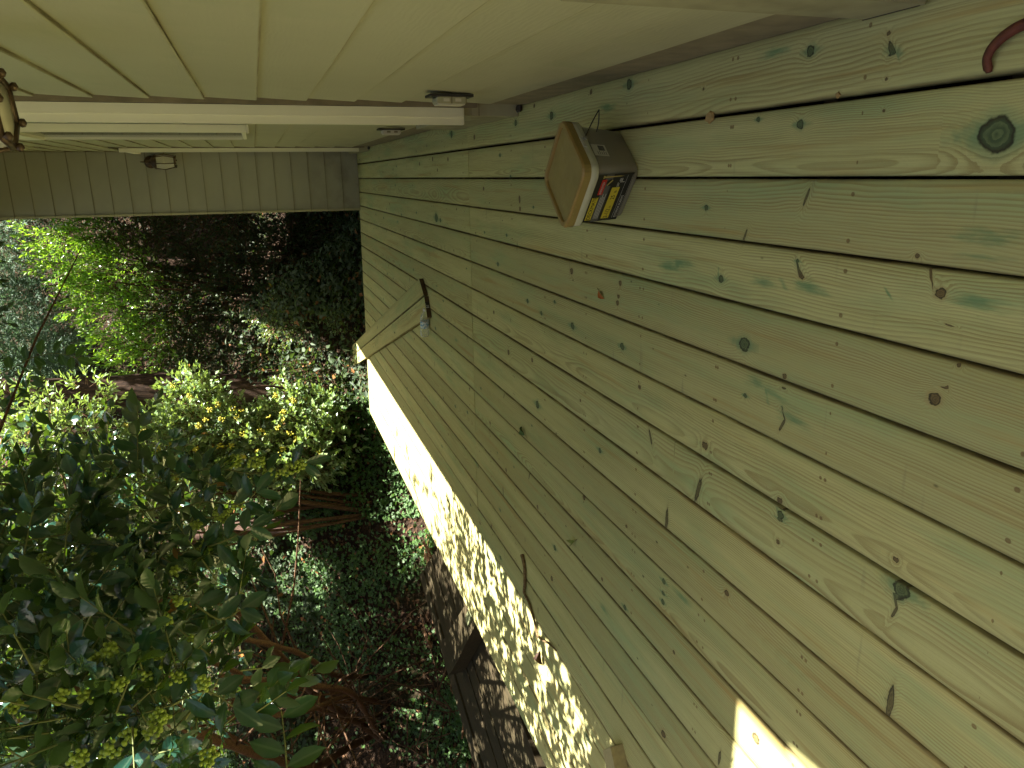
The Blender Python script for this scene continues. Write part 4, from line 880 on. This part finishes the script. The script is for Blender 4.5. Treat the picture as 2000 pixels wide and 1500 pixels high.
spray(sh1, B, [(-1.089,1.532,1.342), (-1.081,1.549,1.271), (-1.119,1.528,1.216)], .070, .036, 7)
spray(sh1, B, [(-0.970,1.734,1.291), (-1.012,1.716,1.238), (-1.001,1.727,1.191)], .068, .036, 6)
berries(sh1, [np.array(c)-np.array(B) for c in ((-0.748,2.036,1.130), (-0.767,2.019,1.051), (-0.769,2.039,1.017), (-0.743,2.067,1.189), (-0.782,2.035,1.093), (-0.852,1.946,1.217))], n=26, spread=.020)
# a low leafy twig nearer the top of the picture
tw = thing('leafy_twig', 'yellow green leafy twig reaching in above the lime green bush', 'twig', (-0.621,2.977,2.056), 0)
spray(tw, tuple(tw.location), [(-0.646,2.971,2.059), (-0.652,2.997,1.975), (-0.612,3.032,1.882), (-0.605,3.053,1.804), (-0.631,3.062,1.743)], .055, .036, 15, 'l_ivy', .002, sag=.05)

# 2. the sunlit berry bush beyond the deck
shrub('sunlit_bush', 'sunlit rounded bush with pale glossy leaves and yellow berries beyond the deck', 'bush', (-3.3, 10.3, -.45),
      [((-3.280,9.778,2.397), .48), ((-3.064,10.002,1.965), .50), ((-3.444,9.909,1.501), .55), ((-3.249,9.984,0.963), .48), ((-3.158,10.001,0.555), .36), ((-3.743,9.762,2.029), .5), ((-3.638,9.742,1.202), .40), ((-3.464,9.788,0.462), .36), ((-3.552,9.558,0.815), .38), ((-2.885,10.199,0.922), .22), ((-2.726,10.085,2.115), .33), ((-3.608,9.632,2.600), .4)],
      'l_sun', T_simple(), 84, .17, 8, .074, .048, .03, twig_r=.003, inner=.5, nup=.6, stem_mat='trunk')
yb = bpy.data.objects["sunlit_bush"]
YB = [(-2.84, 9.5, 1.9), (-3.48, 9.24, 2.28), (-3.59, 9.27, 1.51), (-3.19, 9.41, 1.65), (-3.04, 9.47, 1.28), (-3.04, 9.48, 1.06), (-2.75, 9.55, 1.58), (-3.07, 9.38, 2.32), (-3.65, 9.24, 1.57), (-3.27, 9.36, 1.93), (-2.65, 9.59, 1.06), (-2.86, 9.53, 0.99), (-2.86, 9.51, 1.72), (-2.9, 9.47, 1.99), (-2.73, 9.57, 0.84), (-3.1, 9.45, 1.23), (-3.17, 9.4, 1.76), (-2.78, 9.55, 1.48), (-2.68, 9.56, 1.75), (-2.73, 9.53, 1.85), (-3.38, 9.34, 1.7), (-2.4, 9.59, 2.23), (-3.34, 9.36, 1.51), (-3.38, 9.34, 0.6), (-3.12, 9.45, 0.93), (-2.71, 9.57, 0.87), (-2.87, 9.4, 2.59), (-2.95, 9.5, 1.0), (-3.09, 9.35, 2.46), (-3.29, 9.39, 1.34), (-3.54, 9.27, 1.82), (-3.3, 9.39, 1.04), (-3.16, 9.38, 2.05), (-3.2, 9.42, 0.86), (-3.39, 9.35, 1.37), (-2.89, 9.52, 1.17), (-3.9, 9.15, 1.48), (-3.76, 9.16, 2.04), (-2.86, 9.52, 1.55), (-3.18, 9.4, 1.83), (-2.54, 9.57, 2.05), (-3.35, 9.37, 1.08), (-3.07, 9.46, 1.49), (-3.47, 9.32, 1.36), (-3.15, 9.39, 2.05), (-2.78, 9.4, 2.77)]
M['berry_y'] = simple('yellow_berry', (.45, .40, .03), .4, .18, 60); mb_ = M['berry']; M['berry'] = M['berry_y']
berries(yb, [np.array(c)-np.array(yb.location) for c in YB], r=.010, n=12, spread=.035); M['berry'] = mb_
# upper left lit branches behind the berry shrub
shrub('sunlit_bush', 'sunlit leafy bush with long pale leaves left of the dark trunk', 'bush', (-4.4, 9.6, -.3),
      [((-2.642,9.798,3.336), .42), ((-2.943,9.437,3.575), .50), ((-3.001,9.632,3.139), .36), ((-3.361,9.129,3.777), .55), ((-3.493,9.301,3.368), .5), ((-3.411,9.427,2.944), .4), ((-3.839,8.693,3.454), .6), ((-3.745,9.024,2.659), .45), ((-3.643,8.434,3.845), .6), ((-2.676,10.215,4.143), .4)],
      'l_sun', T_simple(), 40, .2, 7, .095, .034, .035, twig_r=.003, inner=.45, group=None)

# 3. lime green bush with narrow leaves
shrub('lime_bush', 'bright lime green bush with narrow upright leaves catching the sun', 'bush', (-1.9, 13.0, .6),
      [((-0.718,12.464,3.885), .34), ((-1.056,12.485,3.680), .42), ((-1.408,12.505,3.400), .42), ((-1.682,12.413,3.694), .26), ((-1.817,12.374,3.266), .42), ((-2.240,12.320,3.179), .42), ((-2.600,12.277,3.013), .36), ((-1.335,12.683,3.002), .5), ((-1.898,12.652,2.716), .45), ((-2.419,12.454,2.761), .35), ((-0.794,12.695,3.207), .4), ((-0.644,12.777,3.370), .3)],
      'l_lime', T_blade(), 46, .20, 9, .085, .024, .035, twig_r=.003, up=1.2, spread=.8, inner=.45)
# 4. dark thicket under it
shrub('dark_thicket', 'dark tangled thicket with small leaves in the shade behind the end wall', 'thicket', (-1.2, 13.2, .2),
      [((-1.154,13.051,2.665), .7), ((-0.793,13.151,1.880), .7), ((-2.133,12.957,2.405), .7), ((-1.662,12.872,1.811), .7), ((-2.584,12.509,1.898), .6), ((-1.193,12.744,1.142), .6), ((-0.720,12.572,0.635), .6), ((-2.269,12.389,1.403), .5), ((-1.036,12.327,0.208), .5), ((-1.639,12.069,0.354), .45), ((-2.882,12.512,2.309), .4), ((-0.652,12.325,-0.137), .5), ((-2.574,11.913,0.519), .35), ((-2.834,11.866,1.157), .3), ((-0.450,13.257,2.961), .6), ((-1.277,11.480,-0.005), .45), ((-0.675,11.312,-0.179), .5), ((-1.604,11.018,-0.153), .35), ((-2.243,11.757,0.193), .35), ((-2.600,11.032,-0.162), .3), ((-0.473,11.959,0.191), .5), ((-2.750,12.089,0.836), .35), ((-2.198,10.616,-0.064), .28), ((-1.569,11.459,0.168), .35), ((-2.053,11.708,0.488), .35), ((-1.119,11.741,0.703), .45), ((-0.927,10.790,-0.172), .3), ((-2.768,10.481,-0.081), .25), ((-2.566,10.686,0.596), .3), ((-2.703,10.535,0.337), .25), ((-2.732,10.860,0.883), .3), ((-2.476,11.332,1.130), .35), ((-1.587,12.093,1.331), .5), ((-0.597,12.179,1.447), .5), ((-1.625,12.191,0.884), .4)],
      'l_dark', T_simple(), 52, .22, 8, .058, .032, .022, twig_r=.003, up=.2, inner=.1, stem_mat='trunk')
shrub('small_bush', 'small sunlit patch of pale bush in the shade above the loose boards', 'bush', (-1.893,10.826,0.601),
      [((-1.797,10.852,1.004), .26), ((-2.048,10.807,0.927), .24), ((-1.670,10.869,0.787), .17), ((-2.027,10.806,0.718), .2)], 'l_sun', T_simple(), 60, .13, 7, .045, .026, .012, twig_r=.003)
shrub('small_bush', 'low blue green sprig lit at the far corner of the deck', 'bush', (-1.902,10.356,-0.158),
      [((-1.783,10.408,0.140), .17), ((-1.962,10.365,0.020), .19), ((-1.724,10.397,-0.070), .12)], 'l_sun', T_simple(), 60, .13, 7, .045, .022, .012, twig_r=.003)
# 5. feathery conifers at the top of the picture
def conifer(label, base, blobs, dens):
    t = thing('feathery_conifer', label, 'conifer', base, 0, 'feathery conifers beyond the bushes')
    bl = [(np.array(c)-np.array(base), r) for c, r in blobs]; P, D = blob_twigs(bl, dens, -.15, .3); D[:, 2] *= .5; D = norm(D)
    p, d, nr = twig_leaves(P, D, 14, .42, .7, .6); N = len(p)
    leaves('foliage', T_blade(), p, d, nr, .12*(.6+.7*rng.random(N)), .020, M['l_jun'], t)
    m = MB(); m.tube(curve_pts([(0, 0, -.3), (.1, .1, 2), (.05, .2, 4.2), (.1, .1, 7)], 5), [.08-.004*i for i in range(16)], 8, wob=.08)
    for c, r in bl: m.tube([(0.05, .1, c[2]*.6), (c[0]*.5, c[1]*.5, c[2]*.85), tuple(c)], [.022, .014, .006], 6)
    m.build('trunk', M['trunk'], t, True)
conifer('grey green feathery conifer at the upper edge right of the berry shrub', (-2.0, 17.2, 2.2), [((-1.162,16.416,5.322), .8), ((-1.926,16.359,5.264), .85), ((-2.665,16.189,5.513), .8), ((-3.180,16.166,5.249), .7), ((-2.205,16.048,6.220), 1.0), ((-0.851,16.278,5.888), .9), ((-0.427,16.923,5.497), .7), ((-2.812,16.802,5.067), .6)], 26)
conifer('smaller dark feathery conifer left of the first one', (-4.6, 15.0, 1.8), [((-3.616,14.020,4.982), .55), ((-3.257,14.212,4.586), .5), ((-2.994,14.104,5.199), .6), ((-3.761,14.074,4.635), .4)], 26)

# 6. trees: trunks in view, crowns mostly above the frame, unseen and placed to shade the garden
def tree(label, base, top, r, mat, crown, lean=(0, 0), leaf='l_dark', dens=30, L=.13, group='tree trunks beyond the deck'):
    base = Vector(base); base.z = float(H(base.x, base.y))-.1; t = thing('tree', label, 'tree', base, 0, group); tp = Vector(top)-base
    pts = curve_pts([Vector((0, 0, -.3)), tp*.33+Vector((lean[0], lean[1], 0)), tp*.66+Vector((-lean[0]*.5, lean[1], 0)), tp], 6); n = len(pts)
    m = MB(); m.tube(pts, [r*(1.0+.45*math.exp(-i*.9)-.45*i/(n-1)) for i in range(n)], 14, wob=.07)
    for c, rr in crown:
        c = Vector(c)-base; q = pts[n-2]; m.tube([q, q.lerp(c, .5)+Vector((0, 0, .2)), c], [r*.3, r*.2, r*.08], 7, wob=.06)
    m.build('trunk', M[mat], t, True)
    if crown:
        P, D = blob_twigs([(np.array(Vector(c)-base), rr) for c, rr in crown], dens, .4, .1); p, d, nr = twig_leaves(P, D, 7, .3); N = len(p)
        leaves('crown', T_simple(), p, d, nr, L*(.7+.6*rng.random(N)), L*.5, M[leaf], t)
tree('thick dark trunk rising between the lime bush and the sunlit bush', (-3.211,11.504,-0.101), (-2.668,11.976,5.929), .30, 'trunk', [((-3.4, 13.6, 6.6), 1.0), ((-1.7, 14.3, 6.9), 1.0), ((-.8, 11.7, 5.2), .65), ((-1.7, 11.9, 5.3), .6)], (.05, 0))
tree('dark trunk behind the sunlit bush, above the lit ivy', (-4.710,11.304,-0.095), (-4.273,11.251,5.977), .27, 'trunk', [((-4.9, 8.4, 5.2), .9), ((-3.9, 7.7, 4.9), .75), ((-5.8, 10.2, 5.8), .9), ((-4.3, 9.3, 5.2), .75), ((-3.2, 8.7, 5.0), .55), ((-6.2, 8.6, 5.6), .8), ((-5.3, 9.3, 5.4), .7)], (0, .05))
tree('pinkish brown sunlit trunk with ivy at its foot', (-4.697,10.094,-0.159), (-4.775,10.427,5.776), .14, 'trunk2', [((-5.5, 7.2, 5.0), .8), ((-3.2, 7.0, 4.7), .7), ((-4.4, 6.4, 4.9), .8), ((-2.7, 6.0, 4.6), .6), ((-5.0, 5.2, 4.8), .8), ((-3.6, 5.2, 4.7), .7), ((-2.3, 7.9, 4.7), .5), ((-6.4, 7.0, 5.4), .8), ((-6.2, 5.7, 5.2), .8), ((-5.6, 4.2, 5.0), .8), ((-4.0, 4.0, 4.9), .7), ((-1.95, 6.9, 4.6), .5), ((-1.8, 6.0, 4.6), .5), ((-2.0, 5.1, 4.6), .55), ((-2.4, 4.3, 4.7), .55), ((-1.75, 7.7, 4.7), .4), ((-3.0, 3.2, 4.6), .6)], (.03, .03))
tree('slim dark trunk in the shade behind the end wall', (-1.551,13.827,-0.494), (-1.237,14.262,3.365), .11, 'trunk', [], (.1, 0))
tree('leaning thin trunk next to the slim dark trunk', (-2.529,13.085,-0.338), (-2.034,13.692,3.160), .07, 'trunk', [], (.1, .1))
for i, (px, bx, by, lb) in enumerate(((0, -7.5, 17.0, 'distant trunk on the bank at the left of the conifers'), (1, .6, 18.5, 'distant trunk on the bank behind the end wall'), (2, -4.0, 18.8, 'distant trunk on the bank between the conifers'), (3, -10.5, 13.5, 'distant trunk on the bank far left of the berry shrub'))):
    z = float(H(bx, by)); tree(lb, (bx, by, z), (bx+.3, by+.2, z+9), .22, 'trunk', [((bx+1.2, by-.5, z+4.2), 1.5), ((bx-.9, by-.6, z+5.2), 1.5), ((bx+.2, by-.9, z+2.6), 1.3), ((bx+2.0, by-.2, z+6.2), 1.5)], (.1, .1), dens=12, L=.16, group='trees on the bank')

# 7. ground cover
def cover(name, label, cat, N, rlo, rhi, alo, ahi, tmpl, L, Wd, mat, hmax, lift):
    a = np.radians(alo+(ahi-alo)*rng.random(N)); r = rlo+(rhi-rlo)*rng.random(N)**1.1; x = CX+r*np.cos(a); y = CY+r*np.sin(a)
    if name == 'undergrowth':
        m_ = (np.degrees(a) < 105) & (rng.random(N) < .6); r = np.where(m_, 6.2+3*rng.random(N), r); x = CX+r*np.cos(a); y = CY+r*np.sin(a)
    hh = hmax*(.5+.5*np.sin(x*2.3+1.2*np.sin(y*1.7)))*rng.random(N)**1.5; z = H(x, y)+lift+hh
    e = .05; gx = (H(x+e, y)-H(x-e, y))/(2*e); gy = (H(x, y+e)-H(x, y-e))/(2*e); nrm_ = norm(np.stack([-gx, -gy, np.ones(N)], -1))
    nr = norm(nrm_+rng.normal(size=(N, 3))*.42); d = norm(np.cross(nr, rng.normal(size=(N, 3)))+np.array([.15, -.2, -.2]))
    keep = ~((x > -2.9) & (y < 8.9)) & ~((x > -.42) & (y < 13.1))
    if name == 'ivy':
        f = np.sin(x*1.9+1.3*np.sin(y*1.1))+np.sin(y*2.3+1.7*np.sin(x*1.3))+.7*np.sin(x*5.1+y*3.7)+rng.normal(size=N)*.7
        keep &= (np.degrees(a) < 117) | (f > .15+2.9*np.clip((np.degrees(a)-132)/20, 0, 1))
    if name == 'undergrowth': keep &= ~((np.degrees(a) > 96) & (np.degrees(a) < 110) & (np.hypot(x-CX, y-CY) < 10) & (rng.random(N) < .7))
    o = leaves(name, tmpl, np.stack([x, y, z], -1)[keep], d[keep], nr[keep], L*(.6+.8*rng.random(keep.sum())), Wd*(.6+.8*rng.random(keep.sum())), M[mat], None)
    tag(o, label, cat, kind='stuff')
cover('ivy', 'ivy covering the bank to the left of the deck', 'ivy', 70000, 6.6, 11.0, 104, 180, T_ivy(), .046, .046, 'l_ivy', .40, .03)
cover('leaf_litter', 'dry brown leaves scattered over the soil', 'leaf litter', 16000, 4.0, 8.5, 100, 235, T_simple(), .055, .035, 'l_litter', .03, .012)
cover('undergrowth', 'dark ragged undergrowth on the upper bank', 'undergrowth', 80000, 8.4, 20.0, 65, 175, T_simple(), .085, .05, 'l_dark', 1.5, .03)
# ivy climbing the foot of the dark trunk is left to the ground cover
